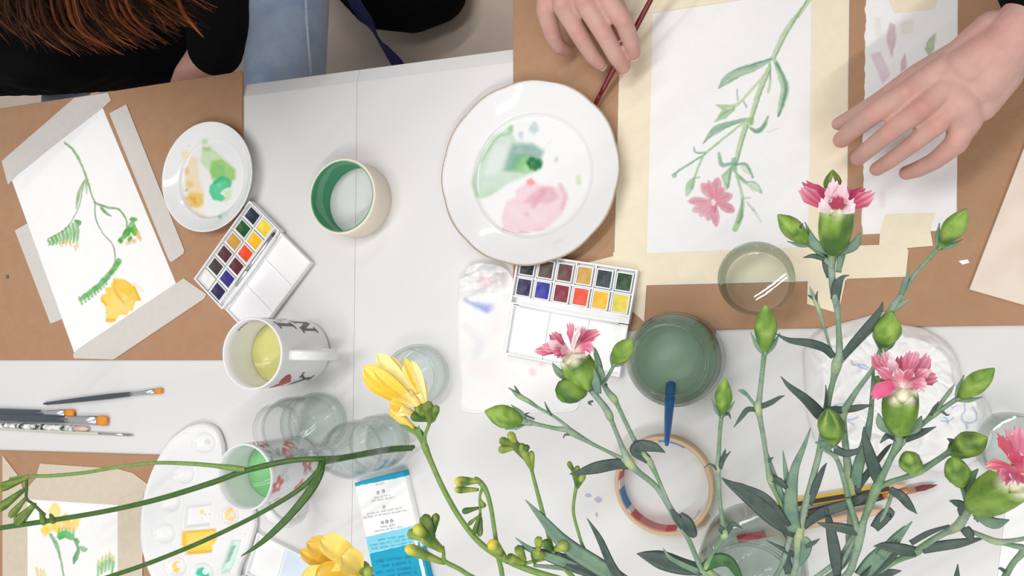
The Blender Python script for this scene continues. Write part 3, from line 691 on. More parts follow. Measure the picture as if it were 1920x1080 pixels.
brush('short silver travel brush in the groove of the clean watercolour box', Ob + ub * .088 + vb * .048 + V([0, 0, .0075]), Ob + ub * .006 + vb * .048 + V([0, 0, .0075]), .0026, M_FERR, mat('dark_hair', (60, 60, 66), .6), .3, .93, name='travel_brush')
M_DRED = mat('dark_red_lacquer', (112, 24, 32), .18, .05, 60)
brush('dark red brush handle held in the right hand, ending under the plate rim', P(1268, -90, .05), P(1108, 210, .008), .0028, M_DRED, M_DRED, .9, .97, mf=M_DRED)
M_BLUE = mat('blue_plastic_handle', (38, 92, 150), .25, .04, 60)
t = thing('paint_brush', 'blue brush handle leaning out of the jar of green water', 'brush', P(1255, 730, .09))
a, b = P(1259, 700, .045), P(1250, 834, .122)
mk('handle', *axis_tube(a, b, [(0, .0042, .6), (.4, .0044, .6), (.7, .0034, .7), (.95, .0022, 1), (1, .0014, 1)]), M_BLUE, t)
# pencil with hexagonal yellow and black barrel
t = thing('pencil', 'yellow and black striped pencil with a red end under the carnation stems', 'pencil', P(1540, 935, .004))
a, b = P(1389, 961, .004), P(1708, 908, .004); ax = b - a; s = nrm(np.cross([0, 0, 1], ax)); up = V([0, 0, 1])
hexv = lambda p, r: [p + s * r * math.cos(math.radians(60 * k + 0)) + up * r * math.sin(math.radians(60 * k + 0)) for k in range(6)]
v = hexv(a + ax * .04, .0039) + hexv(a + ax * .88, .0039)
MY = mat('yellow_lacquer', (248, 196, 48), .3, .03, 50); MB = mat('black_lacquer', (40, 36, 36), .3, .03, 50); MW_ = mat('bare_wood', (226, 190, 160), .6, .08, 90)
for k in range(6): mk('barrel_face', [v[k], v[(k + 1) % 6], v[6 + (k + 1) % 6], v[6 + k], (a + ax * .04), (a + ax * .88)], [(0, 1, 2, 3), (1, 0, 4), (3, 2, 5), (0, 3, 5, 4), (2, 1, 4, 5)], MB if k in (1, 4, 3) else MY, t, smooth=False)
mk('red_end', *axis_tube(a, a + ax * .025, [(0, .003), (.15, .0039), (1, .0039)]), mat('red_cap', (206, 52, 62), .3), t)
mk('white_band', *axis_tube(a + ax * .025, a + ax * .04, [(0, .0039), (1, .0039)]), M_WHITEPAPER, t)
mk('sharpened_wood', *axis_tube(a + ax * .88, b, [(0, .0037), (.75, .0012), (.76, .001), (1, .0002)]), MW_, t)
brush('round brush with copper ferrule and dark red tip beside the striped pencil', P(1480, 968, .0036), P(1758, 909, .0036), .0034, mat('dark_brown_handle', (70, 52, 44), .35), mat('dark_red_hair', (130, 60, 56), .6), .66, .86, mf=M_COPPER)
t = thing('pencil', 'red-ended bare wood pencil lying near the glass vase', 'pencil', P(1470, 990, .004))
a, b = P(1383, 1011, .004), P(1660, 955, .004); ax = b - a
mk('red_end', *axis_tube(a, a + ax * .2, [(0, .003), (.04, .0035), (1, .0035)]), mat('red_lacquer', (206, 34, 40), .3), t)
mk('wood_barrel', *axis_tube(a + ax * .2, b, [(0, .0035), (.9, .0035), (1, .0006)]), MW_, t)

# ------------------------------------------------------------------ cups
def cup(name, label, cat, c, R, Hh, az, mbody, cols=None, taper=.94, water=None, wz=.045, handle=True):
    t = thing(name, label, cat, c)
    z = lambda r, zz: (r, zz)
    prof = [(0, .004), (R * taper - .003 - .004, .004), (R * taper - .003, .009)] + [(R * (taper + (1 - taper) * k) - .003, .009 + (Hh - .0105 - .009) * k) for k in np.linspace(.1, 1, 10)] + [(R - .0022, Hh - .0003), (R - .0012, Hh), (R - .0002, Hh - .0006)] \
        + [(R * (taper + (1 - taper) * k), .004 + (Hh - .007) * k) for k in np.linspace(1, 0, 40)] + [(R * taper - .003, 0), (0, 0)]
    v, f = lathe(c, prof, 128)
    C = cols(v - V(c)) if cols else np.tile(WC, (len(v), 1))
    mk('cup_body', v, f, mbody, t, cols=C)
    if handle:
        d = V([math.cos(az), math.sin(az), 0]); s = V([-d[1], d[0], 0]); pts = []
        for k in np.linspace(0, 1, 21):
            ph = math.pi * (k - .5); rr = .027
            pts.append(V(c) + d * (R * .965 - .002 + rr * math.cos(ph) ** .8 * 1.1) + V([0, 0, Hh * .5 + .031 * math.sin(ph)]))
        vs = []; fs = []; n = 10
        for i, p in enumerate(pts):
            tg = nrm(pts[min(i + 1, 20)] - pts[max(i - 1, 0)]); u = np.cross(tg, s)
            for k in range(n):
                th = 2 * math.pi * k / n; e = lambda x: math.copysign(abs(x) ** .6, x)
                vs.append(p + s * .0056 * e(math.cos(th)) + u * .0038 * e(math.sin(th)))
        for i in range(20):
            for k in range(n): fs.append((i * n + k, i * n + (k + 1) % n, (i + 1) * n + (k + 1) % n, (i + 1) * n + k))
        mk('cup_handle', vs, fs, mbody, t, cols=np.tile(WC, (len(vs), 1)))
    if water:
        rw = R * (taper + (1 - taper) * wz / Hh) - .0033
        mk('paint_water', *lathe(V(c), [(0, .0045), (rw * .93, .0045), (rw * .99, .012), (rw, wz), (rw - .001, wz - .0004), (0, wz - .0004)], 64), water, t)
    return t
def at(px, h, z0=None):
    p = P(px[0], px[1], h); return V([p[0], p[1], T + .0003 if z0 is None else z0])
cm = at((472, 663), .092)
RM = .0374
mug = cup('mug', 'white mug lettered in grey serif capitals with a red heart, holding yellow-green water', 'mug', cm, RM, .092, math.radians(-2), M_CERAM, water=mat('yellow_green_water', (206, 202, 130), .06, .03, 20), wz=.05)
# lettering: strokes wrapped round the wall
def wrap_strokes(strokes, c, R, az0, taper, Hh, eps=.0003, inside=False):
    gs = []
    for (x0, z0, x1, z1, wd) in strokes:
        n = 7; d = V([x1 - x0, z1 - z0]); L = np.linalg.norm(d); d /= L; nn = V([-d[1], d[0]]); vs = []; fs = []
        for k in range(n):
            p = V([x0, z0]) + d * L * k / (n - 1)
            for sg in (-1, 1):
                q = p + nn * wd / 2 * sg; r = R * (taper + (1 - taper) * q[1] / Hh) + eps; a = az0 + q[0] / R
                vs.append(V(c) + V([r * math.cos(a), r * math.sin(a), q[1]]))
        for k in range(n - 1): fs.append((2 * k, 2 * k + 1, 2 * k + 3, 2 * k + 2))
        gs.append((vs, fs))
    return join(*gs)
M_INK = mat('grey_print', (88, 90, 92), .4, .03, 50); M_HEART = mat('red_print', (190, 74, 82), .4, .03, 50)
def slab(x, z, w, t=.0026): return (x - w / 2, z, x + w / 2, z, t)
for az0 in (math.pi / 2 - .2, -math.pi / 2 + .24):
    h = .028
    I = [(-.016, .052, -.016, .052 + h, .0052), slab(-.016, .053, .013), slab(-.016, .051 + h, .013)]
    zb = .016
    N = [(-.023, zb, -.023, zb + h, .0034), (-.0085, zb, -.0085, zb + h, .0034), (-.0235, zb + h, -.008, zb, .006), slab(-.023, zb + .001, .009), slab(-.0235, zb + h - .001, .009), slab(-.008, zb + h - .001, .009)]
    Y = [(.014, zb, .014, zb + h * .5, .0052), slab(.014, zb + .001, .011), (.014, zb + h * .46, .0055, zb + h, .0056), (.014, zb + h * .46, .0225, zb + h, .003), slab(.0055, zb + h - .001, .010), slab(.0225, zb + h - .001, .009)]
    mk('printed_letter', *wrap_strokes(I, cm, RM, az0, .94, .092), M_INK, mug, smooth=False)
    mk('printed_letter', *wrap_strokes(N, cm, RM, az0, .94, .092), M_INK, mug, smooth=False)
    mk('printed_letter', *wrap_strokes(Y, cm, RM, az0, .94, .092), M_INK, mug, smooth=False)
    hs = [(.012, .066)]; th = np.linspace(0, 2 * math.pi, 40, endpoint=False)
    hx = 16 * np.sin(th) ** 3; hz = 13 * np.cos(th) - 5 * np.cos(2 * th) - 2 * np.cos(3 * th) - np.cos(4 * th)
    vs = []; 
    for kk in (0., .5, 1.):
        for x, z in zip(hx, hz):
            X = .012 + x * .00088 * kk; Z = .066 + z * .00088 * kk; r = RM * (.94 + .06 * Z / .092) + .0003; a = az0 + X / RM
            vs.append(cm + V([r * math.cos(a), r * math.sin(a), Z]))
    fs = [(40 * k + i, 40 * k + (i + 1) % 40, 40 * k + 40 + (i + 1) % 40, 40 * k + 40 + i) for k in (0, 1) for i in range(40)]
    mk('printed_heart', vs, fs, M_HEART, mug, smooth=False, label='red heart printed on the mug')
s_ = []
zt_ = .082
for k, (x, hh) in enumerate([(-.020, .005), (-.012, .007), (-.006, .003), (-.002, .003), (.002, .003), (.006, .003)]):
    s_ += [(x, zt_, x + .0008, zt_ + hh, .0008), (x, zt_, x + .0018, zt_ + .0006, .0006)]
    if k > 1: s_ += [(x, zt_ + hh, x + .0018, zt_ + hh - .0006, .0006), (x + .0018, zt_, x + .0018, zt_ + hh, .0005)]
mk('printed_script', *wrap_strokes(s_, cm, RM - .0033, math.radians(122), .94, .092, eps=-.0003), M_INK, mug, smooth=False)

cm2 = at((458, 895), .09)
def floral(q):
    az = np.arctan2(q[:, 1], q[:, 0]); xy = np.stack([az * .036 * 4500, q[:, 2] * 4500], -1); pf2 = Paint(); rr = random.Random(5)
    for i in range(60):
        x = rr.uniform(-520, 520); y = rr.uniform(20, 400); pf2.blob(x, y, rr.uniform(16, 30), rr.uniform(9, 16), [(150, 186, 186), (176, 206, 206), (130, 170, 170), (196, 214, 212)][i % 4], .8, rr.uniform(0, 180), 5)
    for i in range(16):
        x = -500 + i * 66 + rr.uniform(-15, 15); y = rr.uniform(210, 370) if i % 2 else rr.uniform(60, 200)
        for k in range(5):
            a = k * 1.257; pf2.blob(x + 26 * math.cos(a), y + 26 * math.sin(a), 20, 16, (222, 84, 84), .9, math.degrees(a), 4)
        pf2.blob(x, y, 13, 13, (246, 230, 226), .95, 0, 4)
    C = pf2.apply(xy, WC); rr_ = np.linalg.norm(q[:, :2], axis=1)
    inner = (q[:, 2] > .0875) | (q[:, 2] < .003) | (rr_ < .0345 * (.9 + .1 * q[:, 2] / .09) - .0012)
    C[inner] = WC; return C
cup('mug', 'white mug with red and teal flower print, holding bright green water', 'mug', cm2, .0345, .09, math.radians(-62), M_CERAM, floral, .9, mat('bright_green_water', (134, 202, 140), .08, .03, 20), .048)

# ------------------------------------------------------------------ glassware
def jar(name, label, cat, c, outer, wall=.0022, base=.004, m=None, liquid=None, lz=0, n=72):
    """outer profile (r,z) from the foot to the rim"""
    t = thing(name, label, cat, c)
    o = [(r, z) for r, z in outer]
    inner = [(max(r - wall, .001), max(z, base)) for r, z in o if z >= base * .5]
    prof = [(0, 0)] + o + [(o[-1][0] - wall * .5, o[-1][1] + .0007)] + inner[::-1] + [(0, base)]
    v, f = lathe(c, prof, n)
    mk('glass_body', v, f, m or M_GLASS, t)
    if liquid is not None:
        ri = [(r - wall - .00025, z) for r, z in o if base < z < lz]; rr = np.interp(lz, [z for r, z in o], [r for r, z in o]) - wall - .00025
        r0 = np.interp(base, [z for r, z in o], [r for r, z in o]) - wall - .00025
        mk('paint_water', *lathe(c, [(0, base + .0003), (r0, base + .0003)] + ri + [(rr, lz), (0, lz)], n), liquid, t)
    return t
def sm(pr, n=5): return [tuple(q) for q in smooth_pts(pr, n)]
MG_ = mat('murky_green_water', (104, 128, 106), .4, .05, 12)
jar('glass_jar', 'round glass jar of murky green water with the blue brush', 'jar', at((1254, 676), .082), sm([(.036, .0), (.040, .004), (.0425, .012), (.0425, .045), (.0415, .056), (.036, .066), (.0318, .070), (.0314, .074), (.033, .076), (.033, .080), (.0318, .082)], 4), .0024, .005, M_GLASSG, MG_, .058)
jar('drinking_glass', 'empty clear glass tumbler on the edge of the carnation painting', 'glass', at((1417.5, 522.5), .052, T + HB + .0012), sm([(.026, 0), (.0283, .002), (.0295, .012), (.0312, .04), (.0318, .052)], 5), .0016, .006, M_GLASSG)
jar('glass_jar', 'tall clear glass jar between the two mugs', 'jar', at((515, 808), .088), sm([(.028, 0), (.0315, .003), (.033, .010), (.033, .020), (.0315, .024), (.0318, .060), (.0305, .068), (.0265, .073), (.0258, .078), (.0272, .081), (.027, .088)], 4), .002, .006, M_GLASS, M_WATER, .04)
jar('glass_bowl', 'low clear glass dish behind the yellow freesia petals', 'glass', at((768, 706), .032), sm([(.026, 0), (.032, .003), (.0335, .012), (.0325, .02), (.0305, .026), (.030, .032)], 5), .0024, .005, M_GLASS, M_WATER, .016)
cb = at((592, 862), .135)
jar('glass_bottle', 'small clear glass bottle holding the dark green freesia stems', 'bottle', cb, sm([(.025, 0), (.028, .003), (.029, .01), (.029, .03), (.0275, .034), (.0275, .06), (.029, .064), (.028, .08), (.022, .096), (.0145, .108), (.0125, .114), (.0125, .124), (.0145, .126), (.0145, .130), (.0132, .135)], 4), .0018, .006, M_GLASS, M_WATER, .066)
jar('glass_jar', 'glass vase of water holding the carnation stems at the bottom of the picture', 'vase', at((1405, 1118), .13), sm([(.036, 0), (.042, .004), (.044, .02), (.044, .085), (.040, .105), (.036, .113), (.036, .118), (.0395, .121), (.0395, .127), (.0385, .13)], 4), .0022, .007, M_GLASSG, M_WATER, .08)
jar('drinking_glass', 'clear glass half hidden behind the lowest carnation flower', 'glass', at((1925, 850), .05), sm([(.024, 0), (.027, .003), (.0285, .03), (.0295, .05)], 5), .0018, .006, M_GLASSG)

# ------------------------------------------------------------------ palette and tissues: outlines with a modelled height
def field(name, outline, hfun, m, h0, rings=56, segs=220, paint=None, base=None, skirt=.0, center=None, **kw):
    o = smooth_pts(np.vstack([V(outline), V(outline)[:1]]), 8)[:-1]
    idx = np.linspace(0, len(o), segs, endpoint=False); oi = np.stack([np.interp(idx, np.arange(len(o) + 1), np.append(o[:, k], o[0, k])) for k in (0, 1)], -1)
    c = oi.mean(0) if center is None else V(center); vs = []; pxs = []; edge = []
    W0 = V([P(q[0], q[1], h0) for q in oi]); C0_ = P(c[0], c[1], h0)
    for k in range(1, rings + 1):
        s = k / rings
        ring = C0_ + (W0 - C0_) * s; vs.append(ring)
    vs = np.vstack(vs); vs = np.vstack([[C0_], vs]); px = PX(vs); s_all = np.concatenate([[0], np.repeat(np.arange(1, rings + 1) / rings, segs)])
    vs[:, 2] = T + hfun(px, s_all)
    n = len(vs); last = vs[-segs:].copy(); last[:, 2] = T + skirt
    V_ = np.vstack([vs, last, [[C0_[0], C0_[1], T + skirt]]]); fs = []
    for i in range(segs): fs.append((0, 1 + i, 1 + (i + 1) % segs))
    for k in range(rings):
        a = 1 + k * segs; b = a + segs
        for i in range(segs): fs.append((a + i, b + i, b + (i + 1) % segs, a + (i + 1) % segs))
    for i in range(segs): fs.append((n + i, n + segs, n + (i + 1) % segs))
    a_ = V_[1 + rings * segs - segs]; 
    area_ = sum(oi[i][0] * oi[(i + 1) % segs][1] - oi[(i + 1) % segs][0] * oi[i][1] for i in range(segs))
    if area_ > 0: fs = [f[::-1] for f in fs]
    cols = None
    if base is not None:
        cols = paint.apply(PX(V_), base) if paint else np.tile(base, (len(V_), 1))
    return mk(name, V_, fs, m, smooth=True, cols=cols, **kw)
pal = Paint()
pal.poly([(341, 997), (404, 991), (407, 1012), (398, 1022), (396, 1036), (352, 1040), (340, 1020)], (246, 208, 84), .95, 3, .5).blob(375, 1012, 22, 12, (250, 222, 120), .7, 0, 8)
pal.blob(432, 966, 12, 13, (240, 208, 140), .95, 0, 4, .3).poly([(436, 1022), (443, 1022), (430, 1052), (422, 1057)], (20, 130, 96), .95, 3, .3).poly([(434, 1014), (452, 1014), (440, 1060), (418, 1076), (414, 1066)], (190, 230, 214), .5, 4, .5)
pal.blob(380, 1075, 12, 10, (60, 190, 160), .95, 0, 4, .3).blob(331, 1062, 9, 10, (240, 204, 100), .95, 0, 4, .3).blob(379, 960, 5, 5, (244, 214, 120), .8, 0, 3)
for x, y in ((385, 965), (392, 964), (380, 971), (460, 1000), (349, 812), (325, 848)): pal.blob(x, y, 1.2, 1.2, (130, 150, 150) if x > 350 else (220, 205, 160), .7, 0, 1.5)
wells = [(384, 830, 20, 20), (346, 888, 19, 19), (320, 942, 19, 18), (309, 1000, 20, 19), (331, 1062, 19, 18), (432, 966, 17, 18), (380, 1074, 20, 19)]
rects = [((348, 950), (398, 944), (393, 985), (344, 990)), ((341, 996), (407, 991), (398, 1036), (344, 1040)), ((434, 1012), (452, 1012), (432, 1072), (412, 1074)), ((370, 928), (405, 932), (400, 940), (372, 936))]
def pal_h(px, s):
    x, y = px[:, 0], px[:, 1]
    h = np.full(len(px), .0085)
    for cx, cy, rx, ry in wells:
        d = np.sqrt(((x - cx) / rx) ** 2 + ((y - cy) / ry) ** 2); h -= .0052 * np.clip(1 - d ** 2.2, 0, 1) ** .8; h += .0007 * np.exp(-((d - 1.08) / .1) ** 2)
    for q in rects[:3]:
        dmin = np.full(len(px), 1e9); qq = list(q) + [q[0]]
        sgn = []
        for i in range(4):
            A, B = V(qq[i]), V(qq[i + 1]); n = nrm([B[1] - A[1], -(B[0] - A[0])]); sgn.append((px - A) @ n * -1)
        dmin = np.min(np.array(sgn), axis=0); dmin2 = np.min(-np.array(sgn), axis=0); dd = np.maximum(dmin, dmin2)
        h -= .0045 * np.clip(dd / 4, 0, 1); h += .0006 * np.exp(-((dd + 1.5) / 1.3) ** 2)
    h += .0016 * np.exp(-((s - .975) / .018) ** 2) - .003 * np.clip((s - .985) / .015, 0, 1)
    return h
field('palette', [(352, 799), (379, 793), (404, 803), (417, 832), (420, 862), (436, 900), (465, 935), (479, 975), (470, 1020), (452, 1060), (440, 1100), (400, 1150), (340, 1140), (292, 1095), (269, 1040), (264, 985), (270, 930), (288, 876), (318, 826)],
      pal_h, M_PLASTV, .008, 120, 300, pal, WC, .0036, label='white oval plastic palette with round wells and yellow and green paint', cat='palette')
ts = Paint()
ts.line([(872, 562), (892, 572), (914, 580)], [2, 4, 7], (110, 130, 214), .75, 8).line([(895, 572), (920, 576)], 8, (170, 184, 236), .5, 8).line([(872, 610), (900, 645), (890, 670)], [5, 8, 4], (226, 226, 238), .6, 12)
ts.blob(912, 528, 18, 9, (240, 214, 216), .8, 0, 8).blob(1000, 697, 7, 7, (248, 206, 206), .8, 0, 5).blob(1016, 683, 6, 4, (244, 216, 216), .7, 0, 5).blob(905, 690, 25, 20, (244, 236, 238), .6, 0, 14).blob(930, 600, 20, 25, (244, 234, 236), .5, 0, 14)
def t1_h(px, s):
    x, y = px[:, 0], px[:, 1]
    g = .0026 + .0012 * (fbm(x / 60, y / 60, 3) - .5)
    top = np.exp(-(((x - 905) / 46) ** 2 + ((y - 520) / 40) ** 2)) * (x < 962)
    g += top * (.005 + .05 * np.abs(fbm((x + y) / 40, (y - .5 * x) / 40, 8) - .47)) * np.clip((956 - x) / 12, 0, 1)
    g += .0016 * np.abs(vnoise(x / 24, y / 90, 6) - .5) * np.clip((y - 690) / 20, 0, 1)
    g = np.minimum(g, np.where((x > 958) & (y < 700), .0040, 1))
    return np.maximum(g * np.clip((1 - s) / .05, .25, 1), .0009)
M_TISS = mat('white_tissue', (252, 251, 250), .85, .01, 60, .25, vcol=True, bscale=700, spec=.15)
WT = s2l((245, 244, 243))
field('paper_tissue', [(884, 492), (910, 488), (945, 496), (964, 520), (1000, 560), (1060, 590), (1120, 640), (1115, 690), (1088, 720), (1080, 768), (1020, 774), (940, 773), (868, 771), (862, 720), (857, 640), (855, 570), (862, 525)],
      t1_h, M_TISS, .003, 90, 240, ts, WT, .0002, label='white tissue with a blue paint streak half under the used watercolour box', cat='tissue')
tk = Paint()
SK = [[(1597, 677), (1600, 684), (1618, 684), (1628, 690)], [(1610, 687), (1625, 693)], [(1580, 785), (1595, 787), (1607, 783)], [(1590, 790), (1600, 795)], [(1765, 789), (1778, 790), (1788, 783)], [(1770, 783), (1776, 786), (1777, 793)],
      [(1808, 758), (1809, 770), (1803, 780), (1806, 790), (1818, 793), (1830, 788), (1831, 776), (1824, 764)], [(1812, 752), (1818, 750)], [(1811, 795), (1814, 804)], [(1785, 765), (1795, 760)], [(1565, 760), (1580, 758), (1592, 762)]]
for l in SK: tk.line(l, 1.5, (140, 164, 214), .75, 1.8)
tk.blob(1670, 650, 8, 6, (214, 236, 226), .7, 0, 6)
def t2_h(px, s):
    x, y = px[:, 0], px[:, 1]
    e = np.clip((1 - s) * 5, 0, 1)
    g = .004 + .018 * e ** .7 * (.55 + .5 * vnoise(x / 130, y / 110, 4)) + .016 * np.abs(fbm((x + .6 * y) / 48, (y - .4 * x) / 48, 9) - .5) * e + .008 * np.abs(vnoise((x - y) / 22, (x + 2 * y) / 50, 12) - .5) * e
    return np.maximum(g, .0045)
field('crumpled_tissue', [(1530, 628), (1560, 612), (1610, 598), (1668, 584), (1690, 606), (1740, 617), (1785, 645), (1806, 680), (1815, 722), (1850, 742), (1872, 790), (1858, 850), (1790, 890), (1700, 880), (1620, 880), (1545, 850), (1518, 790), (1512, 720), (1510, 660)],
      t2_h, M_TISS, .02, 110, 300, tk, WT, .0036, label='crumpled white tissue with faint blue ink scribbles behind the carnations', cat='tissue')

# ------------------------------------------------------------------ printed cardboard box
bx = Paint(); pz = lambda X, Y: (660 + X / 5.4, 880 + Y / 5.4)
bl = (6, 164, 200)
bx.poly([(655, 890), (770, 862), (774, 892), (655, 922)], bl, 1.4, .8, 0)
bx.ops[-1] = ('p', V([(655, 896), (770, 868), (759, 893.5), (660, 913)]), bl, 1.4, .8, 0)
bx.poly([(670, 1011), (790, 982), (800, 1012), (680, 1040)], (132, 214, 236), 1.4, .8, 0)
bx.poly([(680, 1041), (790, 1015), (830, 1200), (700, 1200)], bl, 1.4, .8, 0)
bx.poly([(776, 1010), (781, 1010), (800, 1085), (793, 1085)], (246, 250, 252), 1.4, .8, 0).poly([(786, 1010), (790, 1010), (812, 1085), (806, 1085)], (246, 250, 252), 1.4, .8, 0)
rr = random.Random(2)
def words_row(x0, y0, x1, y1, hgt, col, a):
    """a row of tiny upside-down print: letter-sized strokes in word groups"""
    A, B = V(pz(x0, y0)), V(pz(x1, y1)); L = np.linalg.norm(B - A); d = (B - A) / L; n = V([-d[1], d[0]]); s = 0
    while s < L:
        for _ in range(rr.randint(4, 9)):
            if s > L: break
            p = A + d * s; q = rr.random()
            bx.line([p - n * hgt / 2, p + n * hgt / 2], .3 + .12 * hgt / 3, col, a, .9, 1)
            if q < .6: bx.line([p + n * hgt * rr.choice([-.5, 0, .5]), p + n * hgt * rr.choice([-.5, 0, .5]) + d * hgt * .45], .3, col, a, .9, 1)
            s += hgt * .68
        s += hgt * .9
G_ = (120, 124, 130)
for x, y in ((265, 235), (318, 222), (323, 380), (308, 540), (352, 530), (402, 523)):
    th = np.linspace(0, 2 * math.pi, 12); c0 = pz(x, y); bx.line([(c0[0] + 2.1 * math.cos(a), c0[1] + 2.6 * math.sin(a)) for a in th], .9, (110, 112, 118), .8, 1, 2).line([(c0[0] - 1, c0[1] - 1), (c0[0] + 1, c0[1])], .8, (110, 112, 118), .7, 1)
for a_ in ((240, 155, 325, 140), (225, 290, 385, 258), (195, 320, 425, 282), (150, 455, 520, 385), (120, 490, 580, 410), (290, 585, 440, 562), (230, 628, 525, 578)): words_row(*a_, 2.2, G_, .75)
for a_ in ((265, 715, 540, 675), (190, 770, 600, 700), (200, 805, 600, 740)): words_row(*a_, 3, (40, 130, 160), .9)
for a_ in ((240, 935, 430, 900), (440, 905, 620, 880), (310, 980, 595, 935), (245, 1045, 640, 990), (365, 1080, 650, 1040)): words_row(*a_, 4.4, (4, 74, 120), .95)
t = thing('cardboard_box', 'flat white and turquoise printed box with upside-down text beside the bottle', 'box', P(735, 985))
hb = .011
grid_sheet('box_carton', [P(665, 906, hb), P(757, 883, hb), P(819, 1150, hb), P(716, 1150, hb)], T + .0003, T + hb, .00048, mat('printed_carton', (250, 250, 250), .4, .01, 40, vcol=True), bx, s2l((250, 250, 251)), t)
# ------------------------------------------------------------------ plants
def p3(q): return P(q[0], q[1], q[2])
def path3(pts, n=7):
    """pts rows (px,py,h[,r px]) -> smooth world points and radii in metres"""
    q = V([list(a) + [3] * (4 - len(a)) for a in pts]); w = V([P(a[0], a[1], a[2]) for a in q]); r = V([a[3] * MPP(b) for a, b in zip(q, w)])
    s = smooth_pts(np.column_stack([w, r]), n); return s[:, :3], np.maximum(s[:, 3], .0002)
def stem(root, pts, m=None, name='stem', n=7, k=9):
    w, r = path3(pts, n); r = r * (.74 if m is None else .86)
    if m is not None: return mk(name, *tube(w, r, k), m, root)
    v, f = tube(w, r, k); q = np.repeat(np.clip((r / np.median(r) - 1.15) * 1.6, 0, .85), k)[:, None]
    s = np.clip((fbm(v[:, 0] * 160, v[:, 1] * 160 + v[:, 2] * 120, 21) - .38) * 3, 0, 1)[:, None]
    t = np.clip((vnoise(v[:, 0] * 60, v[:, 1] * 60, 23) - .35) * 2.2, 0, 1)[:, None]
    c = (s2l((148, 168, 150)) * (1 - t) + s2l((124, 156, 118)) * t) * (1 - s * .45) + s2l((96, 122, 112)) * s * .45
    return mk(name, v, f, M_STEM, root, cols=c * (1 - q) + s2l((186, 200, 140)) * q)
def leaf(root, pts, m=None, up=None, fold=.35, name='leaf', n=7, tilt=0.):
    """pts rows (px,py,h,half width px)"""
    w, r = path3(pts, n); tan = np.gradient(w, axis=0); vs = []; fs = []
    for i in range(len(w)):
        t = nrm(tan[i]); u0 = nrm(CAMP - w[i]) if up is None else nrm(up)
        s = nrm(np.cross(t, u0)); u = np.cross(s, t)
        if tilt: s, u = s * math.cos(tilt) + u * math.sin(tilt), u * math.cos(tilt) - s * math.sin(tilt)
        a = max(r[i], .0003); th = .0004
        vs += [w[i] - s * a + u * a * fold, w[i] - s * a * .5 + u * (a * fold * .35 + th), w[i] + u * th, w[i] + s * a * .5 + u * (a * fold * .35 + th), w[i] + s * a + u * a * fold, w[i] + s * a * .5 + u * (a * fold * .35 - th), w[i] - u * th, w[i] - s * a * .5 + u * (a * fold * .35 - th)]
    m_ = len(w)
    for i in range(m_ - 1):
        for k in range(8): fs.append((i * 8 + k, i * 8 + (k + 1) % 8, (i + 1) * 8 + (k + 1) % 8, (i + 1) * 8 + k))
    fs.append(tuple(range(7, -1, -1))); fs.append(tuple((m_ - 1) * 8 + k for k in range(8)))
    return mk(name, vs, fs, m or M_LEAF, root)
CA, CB_, CC, CD = s2l((108, 144, 58)), s2l((146, 176, 84)), s2l((72, 108, 52)), s2l((190, 204, 112))
def veg_cols(v, base, ax, L, tipc=None, ca=CA, cb=CB_, cc=CC, tz=.82, tipw=.12):
    t = (v - base) @ ax / L; s = fbm(v[:, 0] * 220, v[:, 1] * 220 + v[:, 2] * 160, 7); c = np.empty((len(v), 3))
    k = np.clip((s - .38) * 4, 0, 1)[:, None]; c = ca * (1 - k) + cb * k
    d = np.clip((vnoise(v[:, 0] * 120 + 3, v[:, 1] * 120 + v[:, 2] * 90, 12) - .58) * 5, 0, .9)[:, None]; c = c * (1 - d) + cc * d
    if tipc is not None:
        q = np.clip((t - tz) / tipw, 0, 1)[:, None]; c = c * (1 - q) + s2l(tipc) * q
    return c
def bud(root, a, b, wpx, bracts=True, ca=CA, cb=CB_, name='bud', prof=None, tipc=None):
    """green pointed bud from base a to tip b (px,py,h), half width in px"""
    A, B = p3(a), p3(b); ax = B - A; L = np.linalg.norm(ax); ax /= L; R = wpx * MPP((A + B) / 2)
    pr = prof or [(0, .0), (.22, .0), (.36, .08), (.62, .2), (.9, .38), (1, .5), (.95, .62), (.74, .76), (.42, .88), (.16, .97), (0, 1)]
    pr = [(r * R, z * L) for r, z in pr]
    ph = random.random() * 6
    v, f = lathe(A, pr, 20, tuple(ax), mod=lambda r, z, th, k: (r * (1 + .05 * math.cos(5 * th + ph + 3 * z / L)), z))
    cc = veg_cols(v, A, ax, L, tipc=tipc, ca=ca, cb=cb)
    # paler seams that run up to the tip
    s, t, _ = frame(ax); q = v - A; th = np.arctan2(q @ t, q @ s); se = np.clip(np.cos(5 * th + ph) - .93, 0, 1) * 8
    zt = np.clip(((q @ ax) / L - .45) * 3, 0, 1); k = np.clip(se * zt, 0, .6)[:, None]; cc = cc * (1 - k) + CD * k
    o = mk(name, v, f, M_VEG, root, cols=cc)
    if bracts:
        for sgn in (-1, 1, .2):
            aa = (a[0] + (b[0] - a[0]) * -.05, a[1] + (b[1] - a[1]) * -.05, a[2] + (.003 if sgn == .2 else 0)); dx, dy = b[0] - a[0], b[1] - a[1]; nx, ny = -dy, dx
            leaf(root, [(*aa, 2), (a[0] + dx * .15 + nx * .16 * sgn, a[1] + dy * .15 + ny * .16 * sgn, a[2] + .002, wpx * .22), (a[0] + dx * .42 + nx * .3 * sgn, a[1] + dy * .42 + ny * .3 * sgn, a[2] + .003, .5)], M_LEAF2, name='bract', n=4)
    return o
